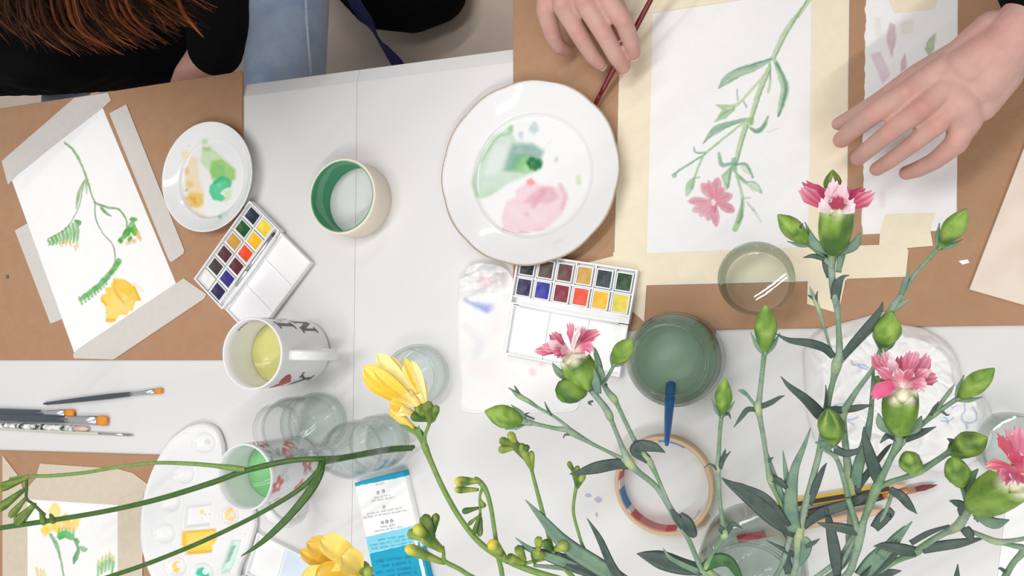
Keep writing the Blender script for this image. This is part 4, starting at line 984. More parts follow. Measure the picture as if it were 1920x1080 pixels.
def calyx(root, a, b, wpx, neck=.5):
    """cup of the flower from base a to mouth b"""
    A, B = p3(a), p3(b); ax = B - A; L = np.linalg.norm(ax); ax /= L; R = wpx * MPP((A + B) / 2)
    pr = [(0, 0), (.3 * neck * 2, 0), (.62, .1), (.84, .24), (.98, .45), (1.0, .65), (.95, .84), (.88, .93), (.80, 1.0), (.74, .97), (.62, .99), (.4, 1.04), (0, 1.06)]
    pr = [(r * R, z * L) for r, z in pr]; ph = random.random() * 6
    def mod(r, z, th, k):
        tooth = .2 * L * (abs(((th + ph) * 5 / (2 * math.pi)) % 1 - .5) * 2 - .5)
        return r * (1 + .035 * math.cos(5 * (th + ph))), z + (tooth if k in (8, 9) else tooth * .3 if k == 7 else 0)
    v, f = lathe(A, pr, 40, tuple(ax), mod)
    cc = veg_cols(v, A, ax, L, (240, 236, 208), tz=.9, tipw=.1)
    o = mk('calyx', v, f, M_VEG, root, cols=cc)
    d = V(b) - V(a)
    for sgn in (-1, .15, 1):
        nx, ny = -d[1], d[0]
        leaf(root, [(a[0] + nx * .1 * sgn, a[1] + ny * .1 * sgn, a[2] + .002, wpx * .2), (a[0] + d[0] * .18 + nx * .42 * sgn, a[1] + d[1] * .18 + ny * .42 * sgn, a[2] + .006, wpx * .3), (a[0] + d[0] * .45 + nx * .52 * sgn, a[1] + d[1] * .45 + ny * .52 * sgn, a[2] + .006, 1)], M_LEAF2, name='bract', n=4)
    return o
def petal(root, a, b, wpx, bow=(0, 0, 0), teeth=4, c0=(250, 236, 230), c1=(206, 84, 126), c2=(238, 180, 200), m=None, cup_=.25, name='petal', shape='carn', seed=0, twist=0., tooth=.15, nhint=None):
    """petal from base a to tip b (px,py,h); bow = control offset in (px,py,h)"""
    rr = random.Random(seed + int(a[0] * 7 + b[0] * 13 + b[1]))
    A, B = p3(a), p3(b); mid = ((a[0] + b[0]) / 2 + bow[0], (a[1] + b[1]) / 2 + bow[1], (a[2] + b[2]) / 2 + bow[2]); C = p3(mid)
    nu, nv = 15, 13; W_ = wpx * (1.22 if shape == 'carn' else 1) * MPP(B); L = np.linalg.norm(B - A); vs = []; cs = []; fs = []
    t0 = nrm(B - A); n0 = nrm(CAMP - A) if nhint is None else nrm(nhint); s0 = nrm(np.cross(t0, n0))
    tt = [rr.uniform(.4, 1) for _ in range(teeth + 1)]
    for i in range(nu):
        u = i / (nu - 1); p = A * (1 - u) ** 2 + 2 * C * u * (1 - u) + B * u * u; t = nrm(2 * (C - A) * (1 - u) + 2 * (B - C) * u)
        s = nrm(s0 - t * s0.dot(t)); n = np.cross(s, t)
        if twist: s, n = s * math.cos(twist * u) + n * math.sin(twist * u), n * math.cos(twist * u) - s * math.sin(twist * u)
        if shape == 'long': wd = (.16 + .84 * math.sin(min(1, (u / .68) ** 1.25) * math.pi / 2)) * (math.sqrt(max(0.0, 1 - max(0, (u - .68) / .32) ** 2.2)) * .96 + .04)
        elif shape == 'carn': wd = .16 + .84 * min(1, (u / .78)) ** 1.3; wd *= 1 - .32 * max(0, (u - .72) / .28) ** 2
        else: wd = .35 + .65 * math.sin(min(1, u / .72) * math.pi / 2); wd *= math.sqrt(max(0.0, 1 - max(0, (u - .72) / .28) ** 2.2)) * .96 + .04
        for j in range(nv):
            x = -1 + 2 * j / (nv - 1); k = (x + 1) / 2 * teeth; fr = k - math.floor(k); to = (1 - abs(fr - .5) * 2) * tt[min(int(k), teeth)]
            e = max(0, (u - .6) / .4) ** 1.5
            q = p + s * x * W_ * wd + n * (cup_ * x * x * W_ * wd + .05 * W_ * math.sin(x * 7 + rr.random() * .3) * u) + (t * L * (tooth * (to - .6) - .12 * x * x) * e if shape == 'carn' else 0)
            vs.append(q)
            str_ = .5 + .5 * math.sin(x * 9 + seed); f1 = min(1, max(0, (u - .12) / .3)); f2 = max(0, (u - .68) / .32) * (.4 + .6 * str_)
            c = s2l(c0) * (1 - f1) + (s2l(c1) * (1 - .35 * str_ * u) + s2l(c2) * .35 * str_ * u) * f1; c = c * (1 - f2 * .65) + s2l(c2) * f2 * .65; cs.append(c)
    for i in range(nu - 1):
        for j in range(nv - 1): fs.append((i * nv + j, i * nv + j + 1, (i + 1) * nv + j + 1, (i + 1) * nv + j))
    return mk(name, vs, fs, m or M_PETAL, root, cols=V(cs))
def carnation(label, base): return thing('carnation', label, 'flower', p3(base), 'carnation stems in the glass vase')
VM = (1405, 1118)        # vase mouth in the picture, h .13
def dip(x, y): return [(VM[0] + x, VM[1] + y, .135, 5), (VM[0] + x * .4, VM[1] + y * .4, .07, 5), (VM[0] - x * .25, VM[1] - y * .2, .02, 5)]

PKD, PK, PKL, PKP = (194, 76, 108), (214, 112, 142), (238, 190, 202), (250, 228, 232)
# --- 1: left spray with the flower over the paint box
c1 = carnation('carnation spray leaning left, its pink flower over the used watercolour box', (1316, 1072, .16))
stem(c1, dip(-26, 4)[::-1][:0] + [(1395, 1125, .03, 5), (1385, 1122, .09, 5), (1372, 1108, .135, 5), (1345, 1090, .152, 6), (1318, 1071, .162, 10), (1310, 1056, .166, 7), (1288, 1005, .178, 6.5), (1266, 970, .186, 10), (1255, 950, .19, 8), (1230, 912, .198, 7.5), (1196, 884, .206, 8), (1180, 868, .21, 13), (1170, 846, .214, 8), (1160, 822, .218, 6), (1148, 792, .224, 6), (1143, 780, .227, 10), (1136, 766, .229, 9), (1122, 748, .232, 8), (1108, 730, .235, 9)])
stem(c1, [(1262, 964, .188, 7), (1250, 935, .194, 5), (1234, 898, .2, 5), (1218, 866, .206, 9), (1208, 852, .208, 9), (1200, 838, .21, 7), (1190, 826, .212, 6), (1176, 798, .217, 5.5), (1158, 760, .224, 6), (1151, 748, .227, 10), (1140, 735, .229, 8), (1130, 718, .23, 6)])
stem(c1, [(1180, 868, .21, 9), (1150, 852, .214, 5), (1110, 832, .22, 5), (1076, 813, .226, 9), (1064, 806, .228, 8), (1040, 803, .231, 5.5), (1005, 795, .235, 5.5), (990, 792, .237, 9), (972, 787, .239, 8)])
stem(c1, [(1076, 813, .226, 7), (1060, 797, .229, 4.5), (1034, 778, .233, 4), (1010, 765, .236, 4), (992, 753, .239, 6), (972, 742, .242, 6.5), (960, 733, .244, 1.5)])
leaf(c1, [(985, 748, .24, 3), (968, 736, .242, 3), (953, 727, .244, 1)], M_LEAF2, n=4); leaf(c1, [(975, 740, .242, 2), (968, 729, .243, 2), (964, 723, .243, .6)], M_LEAF, n=4)
leaf(c1, [(1034, 778, .234, 2), (1026, 765, .236, 2), (1021, 753, .237, .6)], M_LEAF, n=4)
bud(c1, (985, 790, .237), (908, 771, .247), 22)
for q in ([(1002, 786, .237, 2), (985, 778, .24, 2), (992, 774, .241, .7)], [(990, 796, .237, 2), (975, 797, .239, 2.4), (967, 806, .239, .7)], [(1070, 815, .227, 2), (1060, 815, .228, 2), (1056, 822, .228, .7)], [(1290, 1004, .178, 2), (1270, 972, .188, 8), (1256, 954, .192, 2)]): leaf(c1, q, M_LEAF, n=4)
leaf(c1, [(1178, 872, .21, 8), (1155, 870, .215, 10), (1118, 877, .222, 11), (1085, 886, .226, 5), (1068, 889, .228, .8)], M_LEAF)
leaf(c1, [(1215, 862, .208, 8), (1192, 846, .212, 10), (1200, 836, .214, 11), (1225, 838, .212, 9), (1247, 848, .208, 1)], M_LEAF)
leaf(c1, [(1272, 966, .188, 9), (1286, 980, .186, 13), (1298, 1000, .18, 9), (1300, 1008, .178, 2)], M_LEAF)
leaf(c1, [(1316, 1068, .163, 10), (1280, 1062, .168, 15), (1240, 1050, .172, 17), (1212, 1042, .175, 9), (1194, 1038, .177, .8)], M_LEAF)
leaf(c1, [(1310, 1072, .166, 6), (1275, 1056, .172, 5), (1255, 1044, .176, 4), (1243, 1028, .18, .8)], M_LEAF2)
leaf(c1, [(1320, 1064, .164, 8), (1345, 1050, .17, 12), (1368, 1054, .168, 10), (1385, 1080, .155, 6), (1388, 1100, .15, 1)], mat('deep_green_leaf', (70, 112, 66), .5, .14, 150, .2))
calyx(c1, (1106, 728, .235), (1074, 668, .247), 31)
bud(c1, (1098, 736, .237), (1042, 730, .251), 23, prof=[(0, 0), (.3, 0), (.5, .1), (.85, .28), (1, .5), (.96, .72), (.7, .88), (.3, .97), (0, 1)])
stem(c1, [(1130, 722, .23, 5), (1142, 702, .233, 4.5), (1152, 682, .236, 5)]); bud(c1, (1150, 684, .236), (1186, 634, .246), 19)
leaf(c1, [(1122, 738, .24, 6), (1116, 712, .244, 9), (1106, 690, .246, 7), (1100, 680, .247, 1)], M_LEAF2); leaf(c1, [(1122, 720, .236, 8), (1122, 690, .24, 8), (1116, 662, .243, 5), (1113, 650, .244, 1)], M_LEAF2, up=(.5, .1, .6))
leaf(c1, [(1070, 716, .24, 3), (1050, 700, .243, 7), (1040, 688, .245, 4), (1036, 680, .246, .6)], M_LEAF2)
leaf(c1, [(1138, 722, .236, 3), (1135, 722, .238, 2.5), (1141, 728, .238, .6)], M_LEAF, n=4)
leaf(c1, [(1112, 752, .234, 2), (1104, 755, .235, 2.5), (1110, 760, .235, .6)], M_LEAF, n=4)
F = (1072, 662, .246)
for k, (tx, ty, hh, wd, bow, cc) in enumerate([(1000, 660, .25, 8, (0, -6, .004), PKD), (1038, 668, .262, 11, (-4, -8, .006), (200, 76, 112)), (1012, 650, .255, 8, (0, -4, .002), PK), (1034, 622, .252, 11, (-6, 2, .004), (190, 84, 112)), (1024, 640, .262, 9, (0, 0, .004), PKL),
                                             (1067, 603, .258, 9, (10, 8, .0), PK), (1126, 620, .252, 10, (-6, -8, .004), PKD), (1098, 612, .248, 8, (2, 0, .004), PK), (1114, 660, .262, 13, (8, -16, .006), PK), (1086, 610, .266, 5, (2, -4, .002), PKP), (1050, 655, .268, 9, (-3, -5, .004), PKL)]):
    petal(c1, F, (tx, ty, hh), wd, bow, c1=cc, c2=PKL if cc != PKL else PKP, seed=k, teeth=3)
for tx, ty in ((1078, 610), (1094, 608)): leaf(c1, [(1072, 650, .252, 1.3), (1076, 630, .26, 1.3), (tx, ty, .264, .6)], M_WHITEPAPER, name='stamen', n=5)

# --- 2: slim stem with one bud left of centre
c2 = carnation('slim carnation stem with one closed bud near the green jar', (1330, 1060, .16))
stem(c2, [(1398, 1124, .03, 5), (1392, 1120, .09, 5), (1378, 1105, .138, 5), (1350, 1084, .156, 6), (1326, 1066, .163, 9), (1335, 1040, .17, 5.5), (1352, 1014, .178, 6), (1359, 1000, .182, 10), (1356, 985, .186, 6), (1350, 940, .195, 5), (1347, 895, .204, 6), (1346, 878, .208, 9), (1347, 860, .212, 6), (1350, 810, .222, 5), (1353, 778, .23, 6)])
bud(c2, (1353, 780, .23), (1360, 709, .244), 16)
for q in ([(1362, 1000, .183, 4), (1372, 984, .187, 5), (1382, 985, .187, 3), (1392, 991, .186, .6)], [(1356, 1000, .184, 4), (1352, 990, .187, 6), (1350, 985, .188, 1)], [(1344, 880, .21, 2.5), (1332, 870, .213, 1.8), (1320, 877, .213, .6)], [(1350, 878, .21, 4), (1356, 862, .214, 4), (1370, 846, .217, .7)], [(1350, 868, .212, 3), (1358, 850, .216, 3), (1360, 842, .217, .6)], [(1358, 778, .23, 2), (1366, 776, .233, 3), (1370, 785, .233, .6)]): leaf(c2, q, M_LEAF, n=4)

# --- 3: stem with the bud over the tumbler
c3 = carnation('carnation stem whose bud overlaps the foot of the empty tumbler', (1480, 1000, .17))
stem(c3, [(1412, 1122, .03, 5), (1416, 1118, .09, 5), (1432, 1108, .134, 5), (1462, 1068, .15, 6), (1478, 1020, .164, 7), (1486, 985, .172, 6), (1470, 955, .18, 5), (1452, 920, .188, 6), (1444, 898, .193, 9), (1440, 880, .197, 6.5), (1433, 830, .207, 6), (1425, 785, .216, 7), (1421, 766, .22, 11), (1424, 745, .224, 7), (1430, 690, .233, 6), (1434, 655, .24, 7)])
bud(c3, (1434, 662, .239), (1436, 571, .254), 21)
leaf(c3, [(1444, 640, .246, 3), (1441, 620, .25, 3), (1444, 610, .252, .6)], M_LEAF, n=4)
for q in ([(1418, 768, .221, 4), (1402, 768, .224, 5), (1390, 782, .226, 4), (1376, 801, .227, .6)], [(1428, 762, .222, 5), (1445, 755, .226, 5), (1462, 745, .23, 3), (1471, 742, .231, .6)], [(1416, 760, .222, 3), (1402, 742, .227, 3), (1392, 734, .23, 4), (1384, 732, .231, .8)], [(1446, 898, .194, 5), (1460, 902, .192, 7), (1475, 915, .19, 4)], [(1441, 866, .201, 2), (1446, 860, .203, 2.4), (1450, 858, .204, .6)]): leaf(c3, q, M_LEAF if q[0][1] > 761 else M_LEAF2, n=5)

# --- 4: tall central stem with the flower under the hand
c4 = carnation('tallest carnation, its side-on pink flower reaching up under the hand', (1490, 1080, .15))
stem(c4, [(1418, 1122, .03, 6), (1426, 1118, .09, 6), (1448, 1112, .134, 6), (1486, 1080, .148, 9), (1494, 1040, .158, 9), (1498, 1000, .168, 13), (1503, 975, .174, 10), (1514, 935, .182, 9), (1527, 885, .192, 8), (1536, 850, .198, 8), (1545, 800, .208, 8.5), (1552, 755, .216, 8.5), (1562, 715, .224, 7), (1569, 684, .23, 13), (1574, 660, .235, 9), (1572, 610, .244, 6.5), (1569, 575, .25, 8), (1567, 562, .253, 10), (1562, 540, .256, 9), (1559, 505, .262, 9), (1560, 482, .266, 12), (1562, 466, .27, 12)])
calyx(c4, (1563, 474, .27), (1568, 384, .292), 30, .6)
stem(c4, [(1561, 500, .264, 7), (1545, 484, .267, 6), (1528, 468, .27, 5.5), (1510, 452, .273, 7)]); bud(c4, (1518, 458, .272), (1458, 402, .287), 19)
leaf(c4, [(1498, 430, .283, 2), (1502, 424, .285, 2), (1506, 419, .286, .5)], M_LEAF, n=4)
leaf(c4, [(1574, 500, .266, 5), (1580, 465, .274, 8), (1592, 430, .282, 6), (1602, 404, .287, .7)], M_LEAF2); leaf(c4, [(1572, 510, .264, 5), (1578, 470, .273, 5), (1588, 442, .279, 1)], M_LEAF2)
leaf(c4, [(1545, 486, .268, 4), (1525, 480, .27, 4.5), (1506, 483, .27, .7)], M_LEAF); leaf(c4, [(1566, 560, .254, 8), (1570, 535, .26, 9), (1580, 520, .262, 4), (1592, 516, .263, .6)], M_LEAF)
leaf(c4, [(1554, 520, .258, 4), (1548, 495, .262, 6), (1546, 470, .264, 3)], M_LEAF)
stem(c4, [(1572, 682, .23, 8), (1588, 664, .234, 7), (1620, 632, .24, 6), (1652, 600, .246, 6.5), (1668, 584, .25, 8), (1690, 552, .256, 7), (1715, 515, .262, 5), (1742, 484, .268, 5), (1764, 460, .273, 6)])
bud(c4, (1762, 464, .273), (1813, 391, .292), 20)
leaf(c4, [(1690, 552, .257, 4), (1697, 530, .262, 5), (1706, 505, .266, .7)], M_LEAF2); leaf(c4, [(1672, 582, .251, 6), (1690, 570, .254, 5), (1708, 558, .256, .7)], M_LEAF2)
leaf(c4, [(1578, 672, .233, 5), (1600, 645, .241, 8), (1632, 607, .25, 8), (1650, 582, .256, 5), (1655, 566, .259, .8)], M_LEAF)
leaf(c4, [(1562, 668, .233, 6), (1545, 652, .238, 8), (1515, 643, .243, 8), (1480, 638, .247, 5), (1455, 626, .25, .9)], M_LEAF)
stem(c4, [(1562, 670, .232, 4), (1553, 640, .238, 3.5), (1543, 605, .245, 4), (1532, 572, .251, 6), (1522, 548, .256, 4), (1518, 536, .258, 1)], name='side_sprig')
leaf(c4, [(1530, 565, .253, 3), (1531, 553, .256, 2), (1533, 546, .257, .5)], M_LEAF, n=4); leaf(c4, [(1528, 562, .253, 3), (1518, 555, .256, 2), (1515, 553, .257, .5)], M_LEAF, n=4)
leaf(c4, [(1542, 786, .212, 6), (1533, 772, .216, 11), (1510, 748, .222, 9), (1480, 724, .228, 5), (1464, 706, .231, .8)], M_LEAF)
leaf(c4, [(1546, 778, .214, 3), (1549, 738, .224, 2), (1548, 722, .226, .6)], M_LEAF, n=4)
leaf(c4, [(1492, 1002, .17, 12), (1484, 970, .178, 14), (1483, 930, .186, 12), (1490, 880, .195, 8), (1508, 835, .204, 4), (1520, 802, .21, .8)], M_LEAF2)
leaf(c4, [(1488, 990, .172, 8), (1472, 950, .18, 8), (1456, 905, .188, 6), (1440, 850, .196, 1)], M_LEAF2); leaf(c4, [(1482, 950, .18, 6), (1474, 890, .19, 5), (1468, 845, .197, .8)], M_LEAF2)
leaf(c4, [(1490, 1000, .171, 9), (1450, 968, .18, 17), (1400, 926, .188, 15), (1370, 908, .192, 7), (1353, 896, .195, .8)], M_LEAF)
leaf(c4, [(1480, 985, .178, 4), (1440, 935, .19, 6), (1395, 912, .194, 4), (1365, 902, .196, .8)], M_LEAF)
leaf(c4, [(1506, 985, .172, 8), (1540, 962, .178, 9), (1580, 948, .182, 9), (1625, 930, .186, 7), (1640, 918, .188, 1)], M_LEAF)
leaf(c4, [(1518, 945, .182, 5), (1530, 910, .19, 7), (1543, 880, .197, 4), (1550, 868, .199, .7)], M_LEAF)
leaf(c4, [(1505, 1008, .168, 7), (1512, 1020, .166, 10), (1508, 1040, .16, 8), (1500, 1060, .155, 2)], M_LEAF2); leaf(c4, [(1510, 1024, .166, 4), (1525, 1018, .168, 4), (1537, 1010, .17, .6)], M_LEAF)
leaf(c4, [(1488, 1040, .16, 6), (1465, 1028, .164, 4), (1437, 1013, .168, .7)], M_LEAF); leaf(c4, [(1480, 1075, .15, 8), (1474, 1045, .156, 8), (1478, 1010, .162, 3)], M_LEAF)
F = (1567, 397, .288); UPY = (0, -.4, 1)
for k, (tx, ty, hh, wd, bow, cc, cl) in enumerate([(1500, 350, .285, 13, (6, 14, -.002), (188, 62, 100), PKL), (1505, 343, .275, 14, (8, 8, -.004), (186, 64, 100), PK), (1530, 352, .27, 14, (4, 8, -.004), PKD, PK), (1640, 362, .285, 13, (-6, 8, .0), (192, 66, 104), PKL), (1622, 354, .272, 13, (-4, 6, -.002), (180, 60, 98), PK),
                                                 (1596, 352, .268, 12, (0, 4, -.003), PKD, PK), (1562, 348, .262, 16, (0, 8, -.003), PKD, PK), (1540, 372, .306, 15, (0, 12, .004), PKP, PKP), (1600, 374, .306, 15, (0, 12, .004), PKP, PKP), (1562, 334, .312, 13, (-2, 26, .004), PKL, PKP), (1580, 340, .313, 12, (2, 24, .004), PKL, PKP), (1572, 368, .309, 14, (0, 12, .004), PKD, PKD)]):
    petal(c4, F, (tx, ty, hh), wd, bow, c1=cc, c2=cl, seed=k + 20, teeth=3, cup_=.12, nhint=None, tooth=.12)
bud(c4, (1561, 372, .262), (1561, 318, .266), 16, bracts=False, ca=s2l((92, 112, 52)), cb=s2l((112, 130, 64)))

# --- 5: front bud at the centre
c5 = carnation('carnation stem with the plump bud right in front of the tall stem', (1612, 1000, .17))
stem(c5, [(1424, 1124, .03, 6), (1440, 1122, .09, 6), (1470, 1120, .132, 6), (1560, 1060, .152, 6), (1596, 1015, .168, 8), (1610, 998, .172, 10), (1604, 975, .178, 7), (1592, 940, .188, 7), (1584, 905, .198, 7), (1573, 870, .206, 6), (1562, 852, .212, 6), (1540, 838, .216, 7)])
stem(c5, [(1568, 862, .21, 5), (1568, 845, .215, 6), (1563, 825, .222, 7)]); bud(c5, (1563, 834, .22), (1553, 766, .24), 24)
leaf(c5, [(1566, 842, .218, 8), (1585, 850, .22, 7), (1605, 846, .221, 5), (1616, 836, .222, .8)], M_LEAF); leaf(c5, [(1558, 842, .218, 5), (1542, 832, .222, 6), (1528, 830, .224, .8)], M_LEAF2)
# --- 6: pale double stem rising to the bud beside the board edge
c6 = carnation('carnation stem with a round bud standing before the crumpled tissue top', (1595, 925, .18))
stem(c6, [(1430, 1126, .03, 6), (1450, 1126, .09, 6), (1480, 1124, .131, 6), (1580, 1060, .15, 7), (1592, 1000, .164, 8), (1596, 950, .174, 9), (1597, 925, .18, 14), (1592, 895, .186, 12), (1587, 850, .194, 9), (1582, 800, .204, 8), (1580, 778, .21, 11), (1590, 758, .215, 9), (1608, 730, .222, 6.5), (1636, 692, .23, 5.5), (1648, 665, .236, 6), (1655, 645, .24, 7)])
bud(c6, (1656, 655, .239), (1671, 585, .256), 24)
leaf(c6, [(1654, 660, .242, 5), (1672, 640, .248, 5), (1690, 624, .25, .7)], M_LEAF2); leaf(c6, [(1650, 650, .242, 4), (1640, 630, .246, 4), (1637, 622, .247, .5)], M_LEAF2, n=4)
leaf(c6, [(1580, 768, .213, 6), (1562, 768, .216, 7), (1545, 764, .218, .8)], M_LEAF); leaf(c6, [(1590, 768, .214, 6), (1610, 764, .217, 6), (1635, 759, .219, .8)], M_LEAF)
leaf(c6, [(1601, 925, .182, 12), (1608, 880, .192, 10), (1622, 830, .2, 8), (1632, 780, .208, 5), (1637, 710, .218, 3), (1637, 672, .226, 1.2)], M_LEAF2)
stem(c6, [(1606, 925, .18, 7), (1610, 870, .19, 8), (1618, 830, .198, 6), (1630, 790, .206, 4)])
leaf(c6, [(1603, 922, .184, 6), (1625, 890, .19, 6), (1660, 845, .198, 4), (1672, 832, .2, 1)], M_LEAF)

# --- 7: right flower over the tissue
c7 = carnation('carnation with a ruffled pink flower over the crumpled tissue', (1612, 1000, .18))
stem(c7, [(1440, 1130, .03, 6), (1462, 1130, .09, 6), (1490, 1128, .131, 6), (1580, 1085, .158, 9), (1604, 1040, .17, 9), (1613, 1000, .18, 12), (1622, 970, .187, 8), (1642, 918, .198, 12), (1655, 890, .206, 9), (1672, 855, .216, 8), (1684, 832, .224, 12), (1684, 815, .228, 10), (1684, 806, .23, 12)])
calyx(c7, (1685, 812, .23), (1690, 734, .252), 31, .55)
stem(c7, [(1688, 832, .224, 9), (1710, 812, .228, 6.5), (1738, 788, .234, 6), (1752, 775, .238, 9), (1770, 764, .24, 6), (1800, 744, .245, 6.5)]); bud(c7, (1796, 748, .245), (1865, 690, .262), 19)
stem(c7, [(1753, 776, .238, 5), (1766, 754, .243, 5), (1780, 735, .247, 5), (1790, 720, .25, 1.2)], name='side_sprig'); leaf(c7, [(1745, 778, .24, 3), (1752, 765, .243, 3), (1760, 753, .245, .6)], M_LEAF, n=4); leaf(c7, [(1765, 770, .24, 3), (1775, 778, .241, 2), (1780, 777, .241, .6)], M_LEAF, n=4)
leaf(c7, [(1680, 822, .227, 5), (1665, 817, .23, 6), (1650, 831, .231, .8)], M_LEAF); leaf(c7, [(1698, 824, .227, 6), (1725, 812, .231, 7), (1755, 800, .234, .8)], M_LEAF)
leaf(c7, [(1648, 902, .202, 9), (1640, 880, .208, 12), (1630, 850, .214, 10), (1622, 820, .218, 6), (1620, 800, .22, 1)], M_LEAF)
stem(c7, [(1645, 915, .199, 7), (1672, 902, .203, 6), (1700, 894, .208, 7), (1722, 883, .212, 11), (1740, 874, .215, 8), (1772, 853, .222, 7), (1785, 845, .226, 10)])
bud(c7, (1712, 886, .21), (1703, 850, .232), 20, ca=s2l((110, 150, 66))); bud(c7, (1780, 848, .226), (1852, 820, .242), 24)
leaf(c7, [(1785, 840, .228, 5), (1785, 828, .231, 6), (1776, 822, .232, .7)], M_LEAF, n=4); leaf(c7, [(1788, 850, .227, 4), (1802, 850, .229, 4), (1812, 858, .229, .6)], M_LEAF, n=4)
leaf(c7, [(1668, 918, .2, 6), (1690, 930, .2, 9), (1705, 948, .198, 7), (1719, 963, .196, .8)], M_LEAF)
stem(c7, [(1648, 985, .184, 7), (1664, 950, .192, 5), (1675, 915, .2, 4)]); leaf(c7, [(1640, 990, .184, 8), (1655, 972, .188, 11), (1668, 960, .19, 9), (1669, 975, .188, 1)], M_LEAF)
leaf(c7, [(1606, 996, .182, 8), (1580, 990, .186, 9), (1550, 985, .188, 6), (1532, 980, .189, .8)], M_LEAF)
stem(c7, [(1608, 1000, .18, 7), (1600, 965, .188, 7), (1590, 935, .194, 7)])
leaf(c7, [(1570, 1080, .156, 6), (1566, 1040, .166, 11), (1556, 985, .176, 8), (1548, 948, .182, .8)], M_LEAF)
stem(c7, [(1566, 1075, .156, 5), (1590, 1035, .166, 6), (1606, 1005, .176, 6)])
F = (1692, 728, .252)
for k, (tx, ty, hh, wd, bow, cc, cl) in enumerate([(1638, 660, .246, 11, (-10, 8, .002), (204, 84, 116), PKL), (1656, 656, .25, 9, (-8, 2, .002), PK, PKP), (1668, 668, .262, 9, (-4, 0, .006), PKL, PKP), (1690, 668, .244, 12, (-2, 0, .002), (190, 84, 106), PK), (1706, 656, .25, 9, (2, 0, .002), PK, PKL), (1722, 656, .254, 7, (2, 2, .002), (206, 110, 140), PKL),
                                                 (1744, 664, .246, 11, (2, 6, .002), (196, 96, 122), PKL), (1760, 708, .25, 12, (0, -10, .004), PKD, PKL), (1746, 692, .262, 9, (0, -4, .004), (210, 116, 140), PKP), (1738, 728, .266, 12, (4, -14, .008), (216, 120, 144), PKP), (1636, 748, .264, 13, (10, -30, .012), (214, 96, 134), PK), (1645, 690, .27, 11, (-6, -6, .006), PK, PKL), (1680, 690, .27, 10, (0, -4, .006), (224, 140, 164), PKP), (1712, 690, .272, 9, (0, -4, .006), (206, 92, 122), PKL)]):
    petal(c7, F, (tx, ty, hh), wd, bow, c1=cc, c2=cl, seed=k + 40, teeth=3)
bud(c7, (1662, 722, .238), (1640, 706, .236), 12, bracts=False)

# --- 8: lower right spray with the big half-cut flower
c8 = carnation('carnation with the lowest flower, cut by the right edge of the picture', (1720, 1035, .17))
stem(c8, [(1446, 1134, .03, 6), (1470, 1134, .09, 6), (1498, 1132, .131, 6), (1620, 1085, .156, 7), (1680, 1052, .168, 7), (1716, 1036, .176, 10), (1740, 1018, .184, 8), (1770, 1000, .194, 8), (1794, 988, .204, 12), (1806, 972, .212, 11), (1814, 958, .218, 11), (1822, 948, .224, 11)])
calyx(c8, (1822, 952, .224), (1914, 896, .27), 37, .5)
stem(c8, [(1816, 956, .22, 8), (1810, 930, .226, 6.5), (1803, 908, .232, 6.5)]); bud(c8, (1804, 912, .232), (1786, 858, .252), 22)
stem(c8, [(1798, 988, .206, 6), (1830, 1000, .206, 6), (1866, 1015, .204, 9), (1895, 1014, .204, 6), (1940, 1006, .204, 5)]); stem(c8, [(1866, 1015, .204, 6), (1895, 1022, .2, 6), (1920, 1030, .198, 9), (1900, 1055, .19, 7), (1882, 1085, .182, 8)])
leaf(c8, [(1805, 965, .216, 6), (1802, 948, .222, 9), (1788, 941, .225, 5), (1780, 939, .226, .7)], M_LEAF); leaf(c8, [(1808, 990, .208, 9), (1816, 1000, .208, 9), (1822, 1015, .206, 2)], M_LEAF)
leaf(c8, [(1830, 975, .22, 5), (1848, 960, .228, 4), (1870, 945, .234, .8)], M_LEAF2); leaf(c8, [(1835, 973, .222, 3), (1845, 972, .223, 2), (1850, 979, .222, .5)], M_LEAF, n=4)
leaf(c8, [(1716, 1034, .178, 9), (1690, 1030, .182, 11), (1660, 1024, .184, 8), (1638, 1024, .185, .8)], M_LEAF); leaf(c8, [(1730, 1030, .182, 8), (1760, 1024, .186, 9), (1800, 1018, .188, 8), (1848, 1008, .19, 1)], M_LEAF)
leaf(c8, [(1708, 1018, .186, 5), (1740, 1000, .192, 5), (1780, 985, .2, 2)], M_LEAF)
leaf(c8, [(1614, 1080, .156, 12), (1640, 1050, .166, 14), (1672, 1020, .176, 10), (1690, 1000, .182, 6), (1710, 978, .187, 1)], M_LEAF2); leaf(c8, [(1650, 1042, .17, 8), (1675, 1010, .178, 6), (1696, 986, .184, 1)], M_LEAF2)
leaf(c8, [(1620, 1085, .158, 8), (1650, 1060, .166, 9), (1685, 1036, .174, 3)], M_LEAF); leaf(c8, [(1640, 1085, .156, 8), (1668, 1074, .162, 7), (1690, 1070, .164, 1)], M_LEAF)
leaf(c8, [(1793, 1100, .16, 6), (1794, 1085, .166, 6), (1796, 1058, .174, .8)], M_LEAF)
leaf(c8, [(1885, 1072, .188, 4), (1876, 1066, .19, 3), (1872, 1067, .19, .5)], M_LEAF, n=4)
F = (1916, 890, .27)
for k, (tx, ty, hh, wd, bow, cc, cl) in enumerate([(1870, 812, .272, 9, (-2, -6, .0), (216, 96, 116), PK), (1888, 800, .268, 7, (-2, -2, .002), (226, 150, 168), PKL), (1912, 796, .272, 14, (0, 0, .002), PK, PKL), (1845, 876, .28, 11, (4, -16, .008), (206, 84, 104), PKL), (1876, 905, .298, 15, (-6, -14, .008), (222, 116, 150), PKL), (1908, 910, .3, 15, (-4, -10, .008), (224, 100, 140), PKP), (1940, 850, .29, 14, (0, -4, .006), PK, PKL), (1900, 842, .294, 12, (-4, -6, .004), (210, 84, 112), PK)]):
    petal(c8, F, (tx, ty, hh), wd, bow, c1=cc, c2=cl, seed=k + 60, teeth=3, c0=(236, 150, 172))

